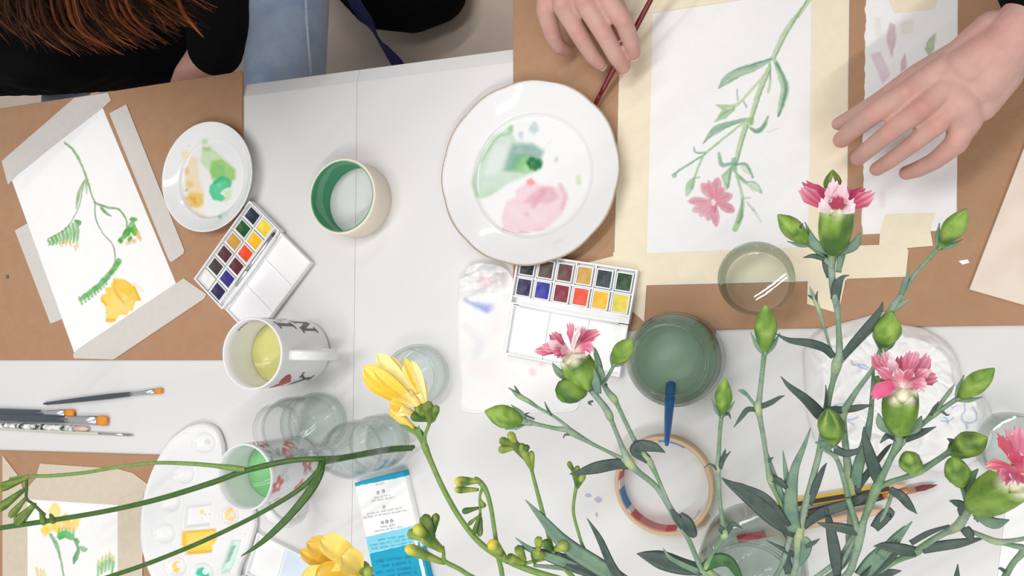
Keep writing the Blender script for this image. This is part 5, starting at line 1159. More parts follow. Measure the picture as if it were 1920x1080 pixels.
# --- extra leafy carnation tufts low on the left of the vase
c9 = carnation('leafy carnation shoot without a flower, low on the left of the vase', (1180, 1090, .15))
stem(c9, [(1392, 1128, .03, 5), (1384, 1128, .09, 5), (1368, 1124, .135, 6), (1280, 1122, .148, 7), (1190, 1100, .156, 8)])
leaf(c9, [(1185, 1098, .157, 10), (1130, 1066, .168, 15), (1060, 1020, .18, 14), (1015, 970, .188, 7), (985, 937, .193, .8)], M_LEAF2); leaf(c9, [(1180, 1100, .157, 10), (1110, 1070, .166, 14), (1035, 1044, .174, 11), (970, 1022, .18, .9)], M_LEAF)
leaf(c9, [(1170, 1102, .157, 6), (1060, 1055, .172, 9), (1000, 1032, .178, 5), (966, 1008, .182, .8)], M_LEAF2); leaf(c9, [(1150, 1100, .157, 4), (1080, 1070, .164, 5), (1000, 1060, .17, 3)], M_LEAF2)
leaf(c9, [(1175, 1100, .158, 8), (1148, 1062, .168, 8), (1124, 1010, .178, 6), (1101, 972, .184, .8)], M_LEAF)

# ------------------------------------------------------------------ yellow freesias
GF = 'freesia stems in the glass vase'
def freesia(label, base, g=GF): return thing('freesia', label, 'flower', p3(base), g)
YA, YB_, YC = s2l((134, 154, 70)), s2l((164, 180, 88)), s2l((110, 146, 56))
def fbud(root, a, b, w_, tip=None, name='bud', dark=False):
    ca, cb = (s2l((96, 120, 54)), s2l((124, 146, 70))) if dark else (YA, YB_)
    return bud(root, a, b, w_, False, ca, cb, name, [(0, 0), (.3, 0), (.5, .12), (.62, .3), (.8, .5), (1, .74), (.9, .88), (.55, .97), (0, 1)], tipc=tip)
YT = (240, 214, 84)
def tube_flower(root, a, b, w0, w1, lobes, c0=(252, 240, 170), c1=(248, 208, 70), c2=(252, 232, 130)):
    """freesia trumpet: narrow throat from a to b then rounded lobes given as (tip px,py,h, half width, bow)"""
    A, B = p3(a), p3(b); ax = B - A; L = np.linalg.norm(ax); ax /= L; m = MPP(B)
    pr = [(0, 0), (w0 * m, 0), (w0 * 1.05 * m, .25 * L), (w0 * 1.3 * m, .5 * L), (w1 * .8 * m, .8 * L), (w1 * m, L), (w1 * .9 * m, L), (w0 * m, .5 * L), (0, .4 * L)]
    v, f = lathe(A, pr, 24, tuple(ax)); t = np.clip(((v - A) @ ax) / L, 0, 1)[:, None]; k = (.5 + .5 * np.sin(fbm(v[:, 0] * 300, v[:, 1] * 300) * 9))[:, None]
    mk('flower_tube', v, f, M_YPETAL, root, cols=(s2l(c1) * (1 - t) + s2l(c0) * t) * (1 - .15 * k))
    for k_, (tx, ty, hh, wd, bow) in enumerate(lobes):
        q = V(a) * .8 + V(b) * .2; petal(root, tuple(q), (tx, ty, hh), wd, bow, c0=c0, c1=c0 if k_ % 2 else c1, c2=c2, m=M_YPETAL, shape='long', cup_=.3, seed=k_, teeth=2)
f1 = freesia('freesia with the open yellow trumpet flowers over the low glass dish', (900, 1020, .17))
stem(f1, [(1388, 1130, .03, 4), (1378, 1130, .09, 4), (1362, 1128, .133, 4.5), (1250, 1120, .15, 5), (1120, 1100, .162, 6), (1030, 1080, .168, 7), (960, 1055, .174, 7), (905, 1022, .18, 6.5), (865, 975, .187, 6), (832, 918, .194, 6), (808, 865, .2, 6), (797, 838, .204, 8), (793, 825, .206, 6)], M_FSTEM)
stem(f1, [(796, 832, .205, 5), (797, 815, .209, 4), (804, 797, .213, 4), (804, 785, .215, 5)], M_FSTEM)
leaf(f1, [(795, 830, .206, 6), (785, 812, .21, 8), (765, 802, .213, 5), (750, 798, .215, 1)], M_FSTEM); leaf(f1, [(793, 828, .207, 4), (787, 812, .211, 4), (785, 798, .213, 1)], M_FSTEM)
for a_, b_, w_ in (((806, 788, .215), (770, 780, .224), 9), ((808, 792, .217), (800, 755, .228), 12), ((812, 790, .215), (818, 762, .226), 8), ((800, 786, .214), (782, 758, .228), 10)): fbud(f1, a_, b_, w_, dark=True)
tube_flower(f1, (796, 772, .222), (762, 735, .232), 7, 12, [(680, 706, .228, 13, (-4, 8, -.004)), (734, 668, .236, 8, (2, 0, 0)), (682, 688, .238, 20, (-4, 4, .004)), (708, 663, .242, 16, (-2, 2, .006)), (700, 692, .25, 13, (0, 4, .008))])
tube_flower(f1, (804, 768, .222), (786, 735, .23), 5, 8, [(784, 700, .238, 7, (4, -2, 0)), (754, 686, .238, 6, (-3, 2, 0)), (758, 670, .244, 8, (-3, 0, .002)), (772, 676, .248, 8.5, (4, -2, .004))])
tube_flower(f1, (778, 776, .22), (750, 764, .226), 5, 10, [(730, 756, .228, 11, (0, -4, .004)), (738, 768, .226, 9, (0, 3, 0))], c1=(240, 190, 60))
tube_flower(f1, (776, 802, .213), (752, 780, .22), 4, 8, [(731, 770, .223, 9, (0, -3, .002)), (740, 776, .224, 8, (0, 3, .002))], c0=(252, 226, 130))
stem(f1, [(952, 1052, .176, 7), (935, 1040, .18, 9), (925, 1030, .184, 6)], M_FSTEM); fbud(f1, (948, 1046, .178), (918, 1016, .19), 12, YT)
fbud(f1, (985, 1056, .174), (950, 1044, .182), 9)
f2 = freesia('freesia arching over with curled yellow-green buds', (930, 1060, .17))
stem(f2, [(1386, 1134, .03, 4), (1376, 1134, .09, 4), (1360, 1132, .133, 4), (1240, 1128, .145, 4.5), (1080, 1118, .156, 5), (960, 1100, .164, 5.5), (938, 1060, .172, 5.5), (928, 1000, .182, 5), (920, 950, .19, 5), (910, 918, .195, 6), (898, 902, .198, 6), (890, 896, .2, 4)], M_FSTEM)
fbud(f2, (902, 902, .199), (852, 903, .208), 9.5, YT); fbud(f2, (898, 918, .196), (852, 918, .203), 7, (196, 206, 90))
stem(f2, [(906, 912, .196, 4), (900, 930, .193, 3), (900, 955, .19, 3), (902, 980, .186, 4)], M_FSTEM)
fbud(f2, (900, 936, .193), (908, 952, .192), 6); fbud(f2, (898, 952, .191), (866, 960, .196), 6); fbud(f2, (900, 962, .19), (888, 1004, .19), 5, dark=True); fbud(f2, (902, 970, .188), (899, 1006, .187), 6, dark=True); fbud(f2, (896, 968, .189), (878, 984, .19), 4, dark=True)
f3 = freesia('freesia with a green bud cluster standing upright between the sprays', (1040, 1050, .17))
stem(f3, [(1390, 1138, .03, 4), (1380, 1138, .09, 4), (1364, 1136, .133, 4), (1250, 1132, .145, 4.5), (1120, 1110, .156, 5), (1052, 1060, .168, 5), (1036, 1030, .174, 5), (1024, 985, .182, 5), (1008, 925, .192, 4.5), (999, 890, .198, 4), (996, 878, .2, 4)], M_FSTEM)
for a_, b_, w_, d_ in (((998, 882, .2), (976, 832, .214), 9, False), ((992, 868, .204), (960, 826, .216), 9, True), ((999, 880, .2), (996, 846, .208), 6, False), ((972, 838, .212), (934, 844, .218), 8, False), ((970, 834, .213), (936, 825, .219), 8, True), ((970, 836, .213), (955, 811, .219), 8, False), ((985, 850, .208), (988, 836, .214), 6, True)): fbud(f3, a_, b_, w_, dark=d_)
for a_, b_, w_, d_ in (((1036, 1032, .176), (1020, 1016, .186), 9, True), ((1040, 1030, .176), (1062, 1022, .184), 11, False), ((1030, 1044, .172), (1000, 1036, .18), 11, False), ((1010, 1036, .178), (1010, 1008, .188), 8, False), ((985, 1052, .172), (970, 1026, .184), 9, False), ((1002, 1056, .17), (1004, 1034, .178), 9, True)): fbud(f3, a_, b_, w_, dark=d_)
stem(f3, [(1068, 1058, .166, 4), (1048, 1040, .172, 4), (1020, 1048, .172, 4), (986, 1056, .172, 3.5), (975, 1062, .17, 4)], M_FSTEM)
f4 = freesia('thin freesia shoot with a small bud tip under the dark carnation leaf', (1085, 1000, .17))
stem(f4, [(1394, 1140, .03, 3), (1386, 1140, .09, 3), (1370, 1138, .133, 3), (1260, 1130, .145, 3.5), (1150, 1090, .156, 3.5), (1100, 1036, .168, 3.5), (1082, 990, .176, 3.5), (1075, 955, .182, 3.5), (1080, 915, .188, 4), (1082, 900, .19, 5)], M_FSTEM)
for a_, b_, w_, d_ in (((1082, 916, .188), (1094, 888, .196), 7, False), ((1081, 912, .19), (1078, 878, .2), 7, True), ((1078, 890, .196), (1066, 866, .204), 5, True), ((1084, 888, .197), (1082, 874, .2), 5, True)): fbud(f4, a_, b_, w_, dark=d_)
f5 = freesia('freesia with plump yellow-tipped buds in front of the printed box', (840, 1055, .17))
stem(f5, [(1384, 1142, .03, 4), (1372, 1142, .09, 4), (1356, 1140, .133, 4), (1200, 1136, .145, 4.5), (1000, 1120, .156, 5), (900, 1088, .165, 5), (860, 1066, .172, 5), (834, 1052, .178, 5), (832, 1038, .182, 4), (830, 1026, .186, 4)], M_FSTEM)
for a_, b_, w_, tp_, d_ in (((834, 1056, .178), (759, 1026, .196), 11, YT, False), ((832, 1034, .184), (790, 1002, .2), 13, None, False), ((815, 1014, .192), (764, 998, .206), 10, None, False), ((812, 1012, .194), (778, 988, .21), 12, (206, 208, 90), False), ((814, 1010, .194), (796, 966, .208), 10, None, True), ((810, 1000, .192), (790, 970, .2), 8, None, True), ((812, 1004, .19), (818, 964, .2), 8, None, True)): fbud(f5, a_, b_, w_, tp_, dark=d_)
f6 = freesia('large open yellow freesia flower at the bottom edge over the third paint box', (700, 1090, .17))
stem(f6, [(1380, 1146, .03, 4), (1368, 1146, .09, 4), (1352, 1144, .133, 4), (1100, 1150, .145, 4.5), (850, 1140, .156, 5), (740, 1110, .165, 5), (706, 1092, .17, 6)], M_FSTEM)
fbud(f6, (702, 1092, .17), (674, 1056, .184), 12, dark=True); fbud(f6, (690, 1090, .17), (690, 1066, .184), 10)
tube_flower(f6, (690, 1085, .176), (625, 1056, .192), 10, 24, [(575, 1018, .196, 22, (6, -14, .006)), (600, 1012, .2, 22, (14, -14, .008)), (562, 1032, .188, 16, (0, 4, .0)), (566, 1078, .196, 20, (0, 4, .004)), (590, 1086, .208, 30, (0, 0, .008)), (640, 1042, .206, 24, (6, -10, .01))], c1=(228, 178, 44), c0=(250, 222, 110), c2=(226, 196, 120))

# ------------------------------------------------------------------ dark green freesias from the little bottle
GB2 = 'freesia stems in the glass bottle'
d1 = freesia('dark green freesia stem running from the bottle to the left edge', (600, 865, .13), GB2)
stem(d1, [(776, 838, .012, 4.5), (735, 840, .04, 4.5), (690, 848, .075, 5), (640, 857, .11, 5), (604, 860, .132, 6), (560, 862, .142, 6), (520, 868, .149, 6.5), (455, 884, .157, 6.5), (400, 904, .162, 6.5), (300, 935, .168, 6), (200, 958, .171, 5.5), (100, 975, .173, 5.5), (0, 990, .174, 5.5), (-120, 1010, .17, 4)], M_DSTEM)
stem(d1, [(460, 880, .158, 5), (440, 878, .161, 7), (400, 873, .165, 5), (350, 869, .169, 4.5), (290, 868, .173, 4), (230, 874, .176, 4), (160, 886, .178, 4), (95, 892, .18, 4), (48, 893, .181, 4), (20, 898, .181, 4)], M_FSTEM)
for a_, b_, w_, tp_ in (((58, 892, .181), (-6, 918, .186), 9, (206, 200, 60)), ((48, 916, .178), (-8, 958, .184), 9, (190, 190, 60)), ((50, 932, .176), (18, 970, .182), 7, None), ((66, 945, .174), (30, 982, .176), 10, None), ((76, 958, .174), (84, 984, .176), 6, None), ((94, 964, .173), (102, 980, .176), 6, None)): fbud(d1, a_, b_, w_, tp_, dark=True)
stem(d1, [(50, 893, .181, 3), (50, 915, .179, 3), (50, 935, .177, 3), (62, 945, .176, 3), (84, 966, .174, 3.5)], M_DSTEM)
d2 = freesia('dark green freesia stem running down-left from the bottle across the palette', (602, 870, .13), GB2)
stem(d2, [(772, 842, .012, 4), (735, 845, .04, 4), (690, 852, .075, 4.5), (640, 861, .11, 5), (606, 868, .132, 6), (598, 882, .138, 6.5), (575, 906, .144, 6), (540, 932, .149, 5.5), (470, 972, .155, 5), (380, 1015, .16, 5), (290, 1052, .164, 5), (215, 1078, .166, 5), (130, 1104, .166, 4)], M_DSTEM)
leaf(d2, [(604, 866, .134, 6), (598, 890, .14, 8), (580, 922, .146, 8), (545, 965, .152, 7), (510, 1000, .156, 6), (480, 1025, .158, 4), (452, 1043, .16, .8)], M_DSTEM, fold=.2)
# ------------------------------------------------------------------ people
def balls(chains, step=.35, seg=(16, 10)):
    """overlapping balls along chains of (point, radius[, squash])"""
    vs = []; fs = []; nu, nv = seg
    th = np.linspace(0, 2 * math.pi, nu, endpoint=False); ph = np.linspace(-math.pi / 2, math.pi / 2, nv + 1)
    unit = [(0, 0, -1)] + [(math.cos(p) * math.cos(t), math.cos(p) * math.sin(t), math.sin(p)) for p in ph[1:-1] for t in th] + [(0, 0, 1)]
    unit = V(unit); F_ = [(0, 1 + (i + 1) % nu, 1 + i) for i in range(nu)]
    for k in range(nv - 2):
        a = 1 + k * nu; F_ += [(a + i, a + (i + 1) % nu, a + nu + (i + 1) % nu, a + nu + i) for i in range(nu)]
    n_ = len(unit) - 1; a = 1 + (nv - 2) * nu; F_ += [(a + i, a + (i + 1) % nu, n_) for i in range(nu)]
    out = []
    for ch in chains:
        for (p, r), (q, s) in zip(ch[:-1], ch[1:]):
            p, q = V(p), V(q); d = np.linalg.norm(q - p); n = max(1, int(d / (step * min(r, s))))
            for k in range(n + 1):
                t = k / n; out.append((p + (q - p) * t, r + (s - r) * t))
    for c, r in out:
        fs += [tuple(i + len(vs) * len(unit) for i in f) for f in F_]; vs.append(unit * r + c)
    return np.concatenate(vs), fs
def remesh(v, f, voxel, smooth_it=6, fac=.5):
    me = bpy.data.meshes.new('tmp'); me.from_pydata([tuple(x) for x in v], [], f); o = bpy.data.objects.new('tmp', me); COL.objects.link(o)
    m = o.modifiers.new('r', 'REMESH'); m.mode = 'VOXEL'; m.voxel_size = voxel; m.adaptivity = 0
    s = o.modifiers.new('s', 'SMOOTH'); s.factor = fac; s.iterations = smooth_it
    dg = bpy.context.evaluated_depsgraph_get(); ev = o.evaluated_get(dg); r = bpy.data.meshes.new_from_object(ev)
    n = len(r.vertices); co = np.empty(n * 3); r.vertices.foreach_get('co', co); co = co.reshape(n, 3)
    fl_ = np.empty(len(r.loops), int); r.loops.foreach_get('vertex_index', fl_)
    ls = np.empty(len(r.polygons), int); r.polygons.foreach_get('loop_total', ls)
    if (ls == 4).all(): F_ = fl_.reshape(-1, 4)
    else:
        st = np.cumsum(np.concatenate([[0], ls[:-1]])); F_ = [tuple(fl_[a:a + b]) for a, b in zip(st, ls)]
    bpy.data.objects.remove(o); bpy.data.meshes.remove(me); bpy.data.meshes.remove(r)
    return co, F_
def J(px, py, h, rpx): 
    p = P(px, py, h); return (p, rpx * MPP(p))
SK0, SK1, SK2 = s2l((232, 190, 174)), s2l((198, 126, 118)), s2l((206, 152, 128))
def skin_cols(v, reds, spread=.011, base=None):
    b = SK0 if base is None else s2l(base)
    n = fbm(v[:, 0] * 55, v[:, 1] * 55 + v[:, 2] * 40, 3)[:, None]; c = b * (.94 + .12 * n)
    for p, r, a in reds:
        d = np.linalg.norm(v - p, axis=1); k = (a * np.exp(-(d / r) ** 2))[:, None]; c = c * (1 - k) + SK1 * k
    return c
# --- the painter: both hands come in from the far side of the table
pa = thing('person', 'person in dark sleeves whose two hands hold a red brush and reach over the board', 'person', (-.02, .62, .45))
rh = {'w': J(1058, -115, .075, 46)}
fing = [  # right hand: little, ring, middle, index, thumb (root, knuckle, joint, joint, tip)
    [J(1042, -45, .07, 32), J(1024, 20, .060, 20), J(1036, 66, .044, 16), J(1047, 87, .030, 14.5), J(1059, 93, .020, 12.5)],
    [J(1066, -50, .076, 32), J(1056, 12, .070, 20), J(1090, 72, .050, 16.5), J(1110, 104, .036, 15), J(1125, 120, .026, 13)],
    [J(1090, -52, .078, 32), J(1097, 4, .072, 21), J(1134, 66, .056, 18), J(1155, 106, .042, 16), J(1169, 127, .032, 13.5)],
    [J(1112, -60, .074, 30), J(1134, -6, .069, 20.5), J(1170, 42, .060, 18), J(1184, 80, .046, 16), J(1188, 100, .036, 13.5)],
    [J(1100, -85, .06, 26), J(1140, -30, .046, 21), J(1160, 25, .034, 17), J(1168, 62, .024, 14), J(1168, 80, .021, 12)]]
ELR = (V([-.30, .52, T + .06]), .042); SHR = (V([-.20, .64, T + .34]), .06)
ch = [list(f_) for f_ in fing]
ch += [[ELR, (P(1045, -260, .07), .032), rh['w'], J(1040, -60, .074, 36)], [rh['w'], J(1100, -62, .072, 34)], [J(1042, -30, .066, 30), J(1112, -45, .07, 32)], [J(1030, -6, .062, 22), J(1054, -14, .067, 23), J(1090, -20, .069, 23), J(1122, -30, .066, 23)], [rh['w'], J(1068, -60, .076, 38)]]
lf = [  # left hand: index, middle, ring, little, thumb
    [J(1790, 120, .085, 32), J(1696, 176, .094, 23), J(1634, 216, .086, 20.5), J(1598, 244, .068, 18.5), J(1578, 262, .054, 16)],
    [J(1800, 145, .088, 32), J(1728, 203, .098, 22), J(1664, 251, .084, 18), J(1628, 280, .066, 16.5), J(1609, 297, .050, 14.5)],
    [J(1812, 165, .088, 30), J(1756, 234, .092, 20), J(1702, 277, .076, 16), J(1668, 302, .060, 15), J(1644, 317, .046, 13.5)],
    [J(1828, 185, .084, 30), J(1792, 270, .080, 21), J(1752, 302, .064, 17), J(1722, 317, .050, 16), J(1700, 324, .040, 14)],
    [J(1800, 100, .07, 28), J(1720, 142, .06, 23), J(1650, 190, .048, 19), J(1598, 220, .042, 16), J(1572, 232, .038, 13)]]
WL = J(1882, 90, .092, 54)
ELL = (V([.34, .5, T + .1]), .045); SHL = (V([.18, .64, T + .34]), .06)
ch += [list(f_) for f_ in lf]
ch += [[ELL, (P(2010, -50, .1), .037), J(1945, 25, .096, 56), WL, J(1812, 130, .09, 46)], [WL, J(1840, 160, .086, 44)], [J(1862, 60, .088, 40), J(1800, 108, .086, 34)], [J(1872, 140, .084, 42), J(1836, 196, .08, 34)],
       [J(1748, 168, .086, 28), J(1785, 205, .088, 30), J(1805, 238, .08, 27)], [J(1770, 160, .088, 36), J(1800, 200, .088, 36), J(1810, 226, .082, 30)]]
for k, fi in enumerate(lf[:4]):
    kn, rk = fi[1]; ch += [[(kn + V([0, 0, rk * .3]), rk * .78), (kn + V([0, 0, rk * .29]), rk * .76)]]
for k, fi in enumerate(fing[:4]):
    kn, rk = fi[1]; ch += [[(kn + V([0, 0, rk * .42]), rk * .72), (kn + V([0, 0, rk * .4]), rk * .7)]]
    for fj in (fi,): ch += [[(fj[2][0] + V([0, 0, fj[2][1] * .25]), fj[2][1] * .86), (fj[2][0] + V([0, 0, fj[2][1] * .24]), fj[2][1] * .86)]]
# arms, chest, neck and head beyond the frame
HEAD = V([-.02, .62, T + .60])
ch += [[ELR, SHR, (V([-.02, .66, T + .36]), .09)], [ELL, SHL, (V([-.02, .66, T + .36]), .09)], [(V([-.02, .68, T + .36]), .1), (V([-.02, .72, T + .0]), .12)], [(V([-.02, .65, T + .40]), .055), (HEAD - V([0, -.01, .1]), .052), (HEAD, .08)],
       [(HEAD + V([0, .02, .02]), .088), (HEAD + V([0, .0, .03]), .086)], [(HEAD + V([0, -.05, -.06]), .045), (HEAD + V([0, -.04, -.03]), .06)], [(HEAD + V([0, -.085, -.015]), .014), (HEAD + V([0, -.095, -.03]), .015)], [(HEAD + V([-.085, .0, -.01]), .016), (HEAD + V([-.086, .0, .015]), .018)], [(HEAD + V([.085, .0, -.01]), .016), (HEAD + V([.086, .0, .015]), .018)]]
v, f = balls(ch, .3)
v, F_ = remesh(v, f, .0015, 5, .5)
reds = []
for fi in fing[:4] + lf[:4]:
    reds += [(fi[1][0] + V([0, 0, fi[1][1]]), .011, .3), (fi[2][0] + V([0, 0, fi[2][1]]), .008, .35), (fi[4][0], .010, .5), (fi[3][0], .008, .2)]
reds += [((WL[0] + P(1812, 130, .09)) / 2 + V([0, .01, .02]), .02, .3), (P(1720, 215, .11), .012, .35)]
mk('body', v, F_, M_SKIN, pa, cols=skin_cols(v, reds, base=(207, 165, 154)))
def nail(f_, lift=1.0, w=.62):
    (p, r), (q, s) = f_[-2], f_[-1]; d = nrm(q - p); up = nrm(V([0, 0, 1]) - d * d[2]); sd = np.cross(d, up); c = q + d * s * .25 + up * s * .78
    vs = []; fs = []
    for i in range(6):
        for j in range(5):
            a = (i / 5 - .5) * s * 1.25; b = (j / 4 - .5) * 2 * s * w * (1 - .25 * (i / 5) ** 3); vs.append(c + d * a + sd * b + up * (-(b / (s * w)) ** 2 * s * .2 - max(0, a) * .35 + .0004))
    for i in range(5):
        for j in range(4): fs.append((i * 5 + j, i * 5 + j + 1, i * 5 + j + 6, i * 5 + j + 5))
    return vs, fs
for f_ in fing[:4]: mk('fingernail', *nail(f_), M_NAIL, pa)
M_BLACKCLOTH = mat('black_knit', (15, 15, 18), .9, .2, 300, .4, spec=.06)
sl = [[(P(1968, -4, .098), 66 * MPP(P(1968, -4, .098))), (P(2020, -62, .1), .052), (ELL[0], .06), (SHL[0], .075), (V([-.02, .68, T + .34]), .12)],
      [(P(1045, -300, .07), .05), (ELR[0], .058), (SHR[0], .075), (V([-.02, .68, T + .34]), .12)], [(V([-.02, .7, T + .3]), .13), (V([-.02, .74, T - .05]), .15), (V([-.02, .74, T - .25]), .15)], [(V([-.1, .7, T + .3]), .1), (V([.06, .7, T + .3]), .1)]]
v, f = balls(sl, .3); v, F_ = remesh(v, f, .006, 14); mk('sweater', v, F_, M_BLACKCLOTH, pa)
M_HAIR = mat('brown_hair', (96, 58, 34), .6, .3, 60, .2, vcol=True, spec=.08)
hv, hf = balls([[(HEAD + V([0, .03, .03]), .102), (HEAD + V([0, .05, .0]), .1), (HEAD + V([0, .08, -.08]), .07)]], .3); hv, hF = remesh(hv, hf, .006, 3)
k_ = hv[:, 1] > HEAD[1] - .055
mk('hair', hv, hF, M_HAIR, pa, cols=np.tile(s2l((84, 52, 34)), (len(hv), 1)))
for sx in (-1, 1): mk('eye', *lathe(HEAD + V([.032 * sx, -.083, .008]), [(0, -.008), (.006, -.006), (.008, 0), (.006, .006), (0, .008)], 12), mat('eye_dark', (60, 44, 36), .2), pa)
mk('mouth', *axis_tube(HEAD + V([-.022, -.098, -.062]), HEAD + V([.022, -.098, -.062]), [(0, .001), (.5, .005), (1, .001)]), mat('lips', (190, 110, 104), .4), pa)
jn = [[(V([-.12, .66, T - .3]), .085), (V([-.14, .36, T - .24]), .075), (V([-.14, .34, T - .68]), .05)], [(V([.08, .66, T - .3]), .085), (V([.1, .36, T - .24]), .075), (V([.1, .34, T - .68]), .05)], [(V([-.12, .7, T - .3]), .1), (V([.08, .7, T - .3]), .1)]]
M_JEAN = mat('blue_denim', (166, 184, 206), .85, .12, 28, .5, rgb2=(142, 162, 188), bscale=700, spec=.1)
v, f = balls(jn, .3); v, F_ = remesh(v, f, .008, 3); mk('trousers', v, F_, mat('dark_trousers', (44, 46, 54), .85), pa)

# --- the person with long brown hair at the upper left
pb2 = thing('person', 'person in black with long reddish-brown hair and blue jeans, beside the left board', 'person', P(60, -60, -.3))
TX = P(120, -70, -.12)
tor = [[J(150, -20, -.10, 190), J(60, -60, .0, 230), J(-80, -120, .12, 240)], [J(276, 40, -.16, 124), J(70, 72, -.16, 106), J(-60, 60, -.14, 120)],
       [J(330, -140, .16, 90), J(400, -60, .1, 66), J(408, 40, .02, 58), J(404, 92, -.03, 52)], [J(-120, -60, .1, 90), J(-60, 80, 0, 70)], [J(330, -140, .16, 90), J(120, -160, .18, 120), J(-100, -120, .12, 100)]]
HB2 = P(150, -350, .3)
bdy = [[J(404, 88, -.03, 40), J(375, 118, -.05, 30), J(352, 140, -.06, 24), J(340, 160, -.065, 20)], [J(404, 92, -.03, 40), J(400, -60, .1, 40), J(330, -140, .16, 50), J(150, -160, .18, 70)], [J(150, -160, .18, 80), J(60, -60, 0, 90)],
       [J(150, -160, .18, 60), (HB2 - V([0, 0, .06]), .055), (HB2, .08)], [(HB2 + V([0, .0, .02]), .088), (HB2 + V([0, -.02, .03]), .086)], [(HB2 + V([0, -.07, -.03]), .04), (HB2 + V([0, -.05, .0]), .06)]]
for k, (dx, dy) in enumerate(((-14, 20), (-6, 24), (2, 24), (10, 20))): bdy.append([J(344, 152, -.062, 16), J(340 + dx, 160 + dy, -.075, 8), J(338 + dx * 1.2, 172 + dy * 1.3, -.085, 7)])
v, f = balls(bdy, .35); v, F_ = remesh(v, f, .0028, 4)
mk('body', v, F_, M_SKIN, pb2, cols=skin_cols(v, [], base=(212, 160, 146)))
v, f = balls(tor, .3); v, F_ = remesh(v, f, .006, 14); mk('sweater', v, F_, M_BLACKCLOTH, pb2)
leg_ = [[J(500, -260, -.26, 110), J(538, -60, -.26, 82), J(536, 80, -.26, 77), J(535, 230, -.28, 72)], [J(536, 230, -.28, 70), J(530, 240, -.692, 46)], [J(110, 60, -.28, 62), J(124, 160, -.29, 40), J(128, 300, -.3, 46)], [J(128, 300, -.3, 46), J(128, 280, -.692, 44)], [J(500, -260, -.26, 110), J(100, -200, -.26, 110), J(110, 60, -.28, 62)]]
v, f = balls(leg_, .3); v, F_ = remesh(v, f, .006, 4); jo = mk('jeans', v, F_, M_JEAN, pb2)
sq = [J(574, -40, -.205, 3), J(580, 60, -.205, 3), J(586, 150, -.21, 3)]
mk('seam', *tube([P(572, -60, -.2035), P(575, 40, -.2035), P(580, 100, -.2045), P(584, 160, -.206)], .0022, 8), mat('pale_stitching', (176, 192, 210), .8, .2, 300), jo)
# long hair: tapered locks that fall from the head over the shoulder
rr = random.Random(11); vs_ = []; fs_ = []; cs_ = []
def lock(pts, w_, col):
    w, r = path3(pts, 6); n0 = sum(len(x) for x in vs_); tan = np.gradient(w, axis=0); o = []
    for i in range(len(w)):
        t = nrm(tan[i]); s = nrm(np.cross(t, nrm(CAMP - w[i]))); u = np.cross(s, t); a = r[i]
        for k in range(5):
            th = 2 * math.pi * k / 5; o.append(w[i] + s * a * math.cos(th) + u * a * .6 * math.sin(th))
    for i in range(len(w) - 1):
        for k in range(5): fs_.append((n0 + i * 5 + k, n0 + i * 5 + (k + 1) % 5, n0 + (i + 1) * 5 + (k + 1) % 5, n0 + (i + 1) * 5 + k))
    vs_.append(V(o)); k = np.linspace(0, 1, len(w)).repeat(5)[:, None]; cs_.append(s2l(col) * (.75 + .35 * k))
CH = [(48, 28, 19), (76, 43, 26), (100, 54, 29), (122, 66, 34), (64, 37, 23), (140, 80, 44), (34, 23, 18)]
for i in range(1050):
    t = rr.random(); x0 = 10 + 190 * t + rr.uniform(-25, 25); y0 = -300 + rr.uniform(-50, 40)
    x1 = 30 + 345 * t ** .85 + rr.uniform(-60, 24); y1 = 20 + 58 * math.sin(math.pi * min(1, t * .8 + .2)) + min(rr.gauss(-24, 30), 20)
    hh = .205 + rr.uniform(-.03, .05); bx_ = rr.uniform(-30, 20) - 18
    w_ = rr.uniform(1.0, 3.6); c = rr.choice(CH if t > .4 else CH[:2] + CH[4:5] + CH[6:])
    lock([(x0, y0, .415 - .03 * abs(t - .5), w_ * 1.8), (x0 * .66 + x1 * .34 + bx_ * .5, -190 + rr.uniform(-14, 14), .385 + rr.uniform(-.01, .01), w_ * 1.8), (x0 * .5 + x1 * .5 + bx_, -96 + rr.uniform(-10, 10), hh + .07, w_ * 1.6), (x0 * .3 + x1 * .7 + bx_, y1 - 52, hh + .02, w_ * 1.2), (x1 + 14, y1 + 6, hh - .012, .2)], w_, c)
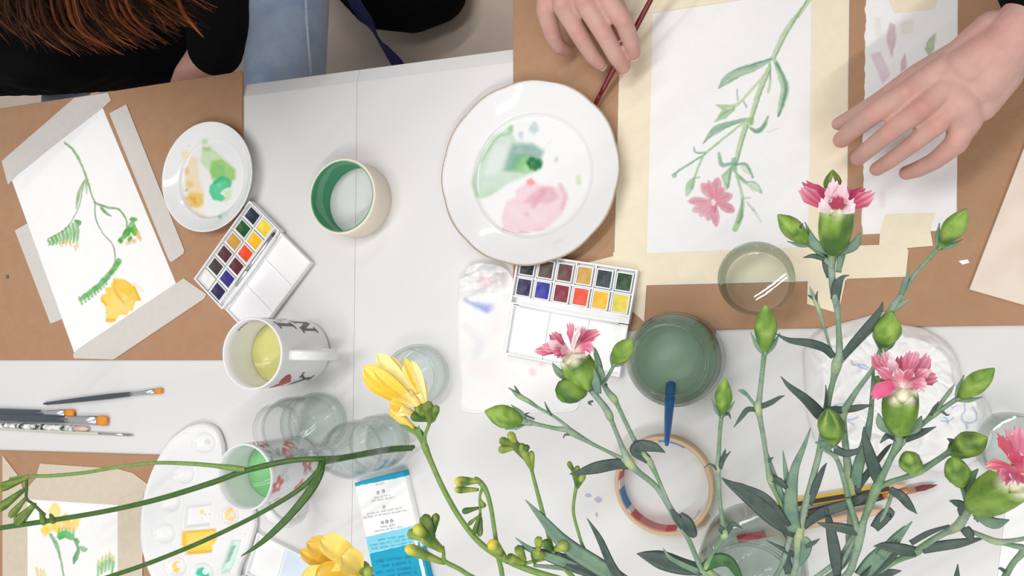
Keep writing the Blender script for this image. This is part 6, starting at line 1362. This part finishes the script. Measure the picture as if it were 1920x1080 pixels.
for pts in ([(120, -40, .25, 1.5), (90, 10, .25, 1.5), (110, 70, .245, 1.4), (150, 106, .24, .5)], [(200, -40, .25, 1.5), (180, 20, .25, 1.6), (220, 70, .245, 1.4), (258, 92, .24, .5)], [(290, -40, .25, 1.4), (285, 10, .25, 1.4), (305, 40, .245, 1.2), (312, 60, .24, .5)], [(325, -30, .25, 4), (342, 20, .245, 4.5), (366, 52, .24, 3), (382, 70, .236, .8)], [(60, -40, .25, 1.4), (40, 30, .25, 1.4), (90, 80, .245, 1.2), (132, 104, .24, .5)]):
    lock(pts, 3, (126, 72, 40))
hv, hf = balls([[(HB2 + V([0, .015, .035]), .104), (HB2 + V([0, .05, .0]), .1), (HB2 + V([-.02, .06, -.06]), .075)], [(HB2 + V([-.05, .0, .01]), .075), (HB2 + V([-.07, .01, -.05]), .05)], [(HB2 + V([.05, .0, .01]), .075), (HB2 + V([.07, .01, -.05]), .05)]], .3); hv, hF = remesh(hv, hf, .006, 3)
n0 = sum(len(x) for x in vs_); F_all = fs_ + [tuple(int(i) + n0 for i in q) for q in hF]
mk('hair', np.vstack(vs_ + [hv]), F_all, M_HAIR, pb2, cols=np.vstack(cs_ + [np.tile(s2l((60, 38, 26)), (len(hv), 1))]), kind='stuff')

# --- bag with a navy strap on the floor
bg_ = thing('bag', 'black bag with a navy blue strap lying on the floor beyond the table edge', 'bag', P(745, -20, -.74))
v, f = balls([[J(655, -75, -.66, 66), J(715, -14, -.66, 68), J(770, -8, -.66, 68), J(812, -22, -.66, 66)], [J(640, -120, -.66, 66), J(820, -110, -.66, 66)], [J(735, -50, -.66, 80), J(800, -60, -.66, 78)]], .3); v, F_ = remesh(v, f, .006, 6)
mk('bag_body', v, F_, M_BLACKCLOTH, bg_)
w, r = path3([(630, -80, -.56, 11), (664, 0, -.53, 11), (690, 40, -.555, 11), (718, 80, -.64, 11), (746, 120, -.71, 11), (775, 170, -.736, 11)], 6)
tan = np.gradient(w, axis=0); vs = []; fs = []
for i in range(len(w)):
    s = nrm(np.cross(nrm(tan[i]), V([0, 0, 1]))); u = nrm(np.cross(s, nrm(tan[i])))
    for a, b in ((-1, 0), (1, 0), (1, 1), (-1, 1)): vs.append(w[i] + s * a * r[i] + u * b * .003)
for i in range(len(w) - 1):
    for k in range(4): fs.append((i * 4 + k, i * 4 + (k + 1) % 4, i * 4 + 4 + (k + 1) % 4, i * 4 + 4 + k))
mk('strap', vs, fs, mat('navy_webbing', (36, 36, 92), .7, .1, 200, .3), bg_)
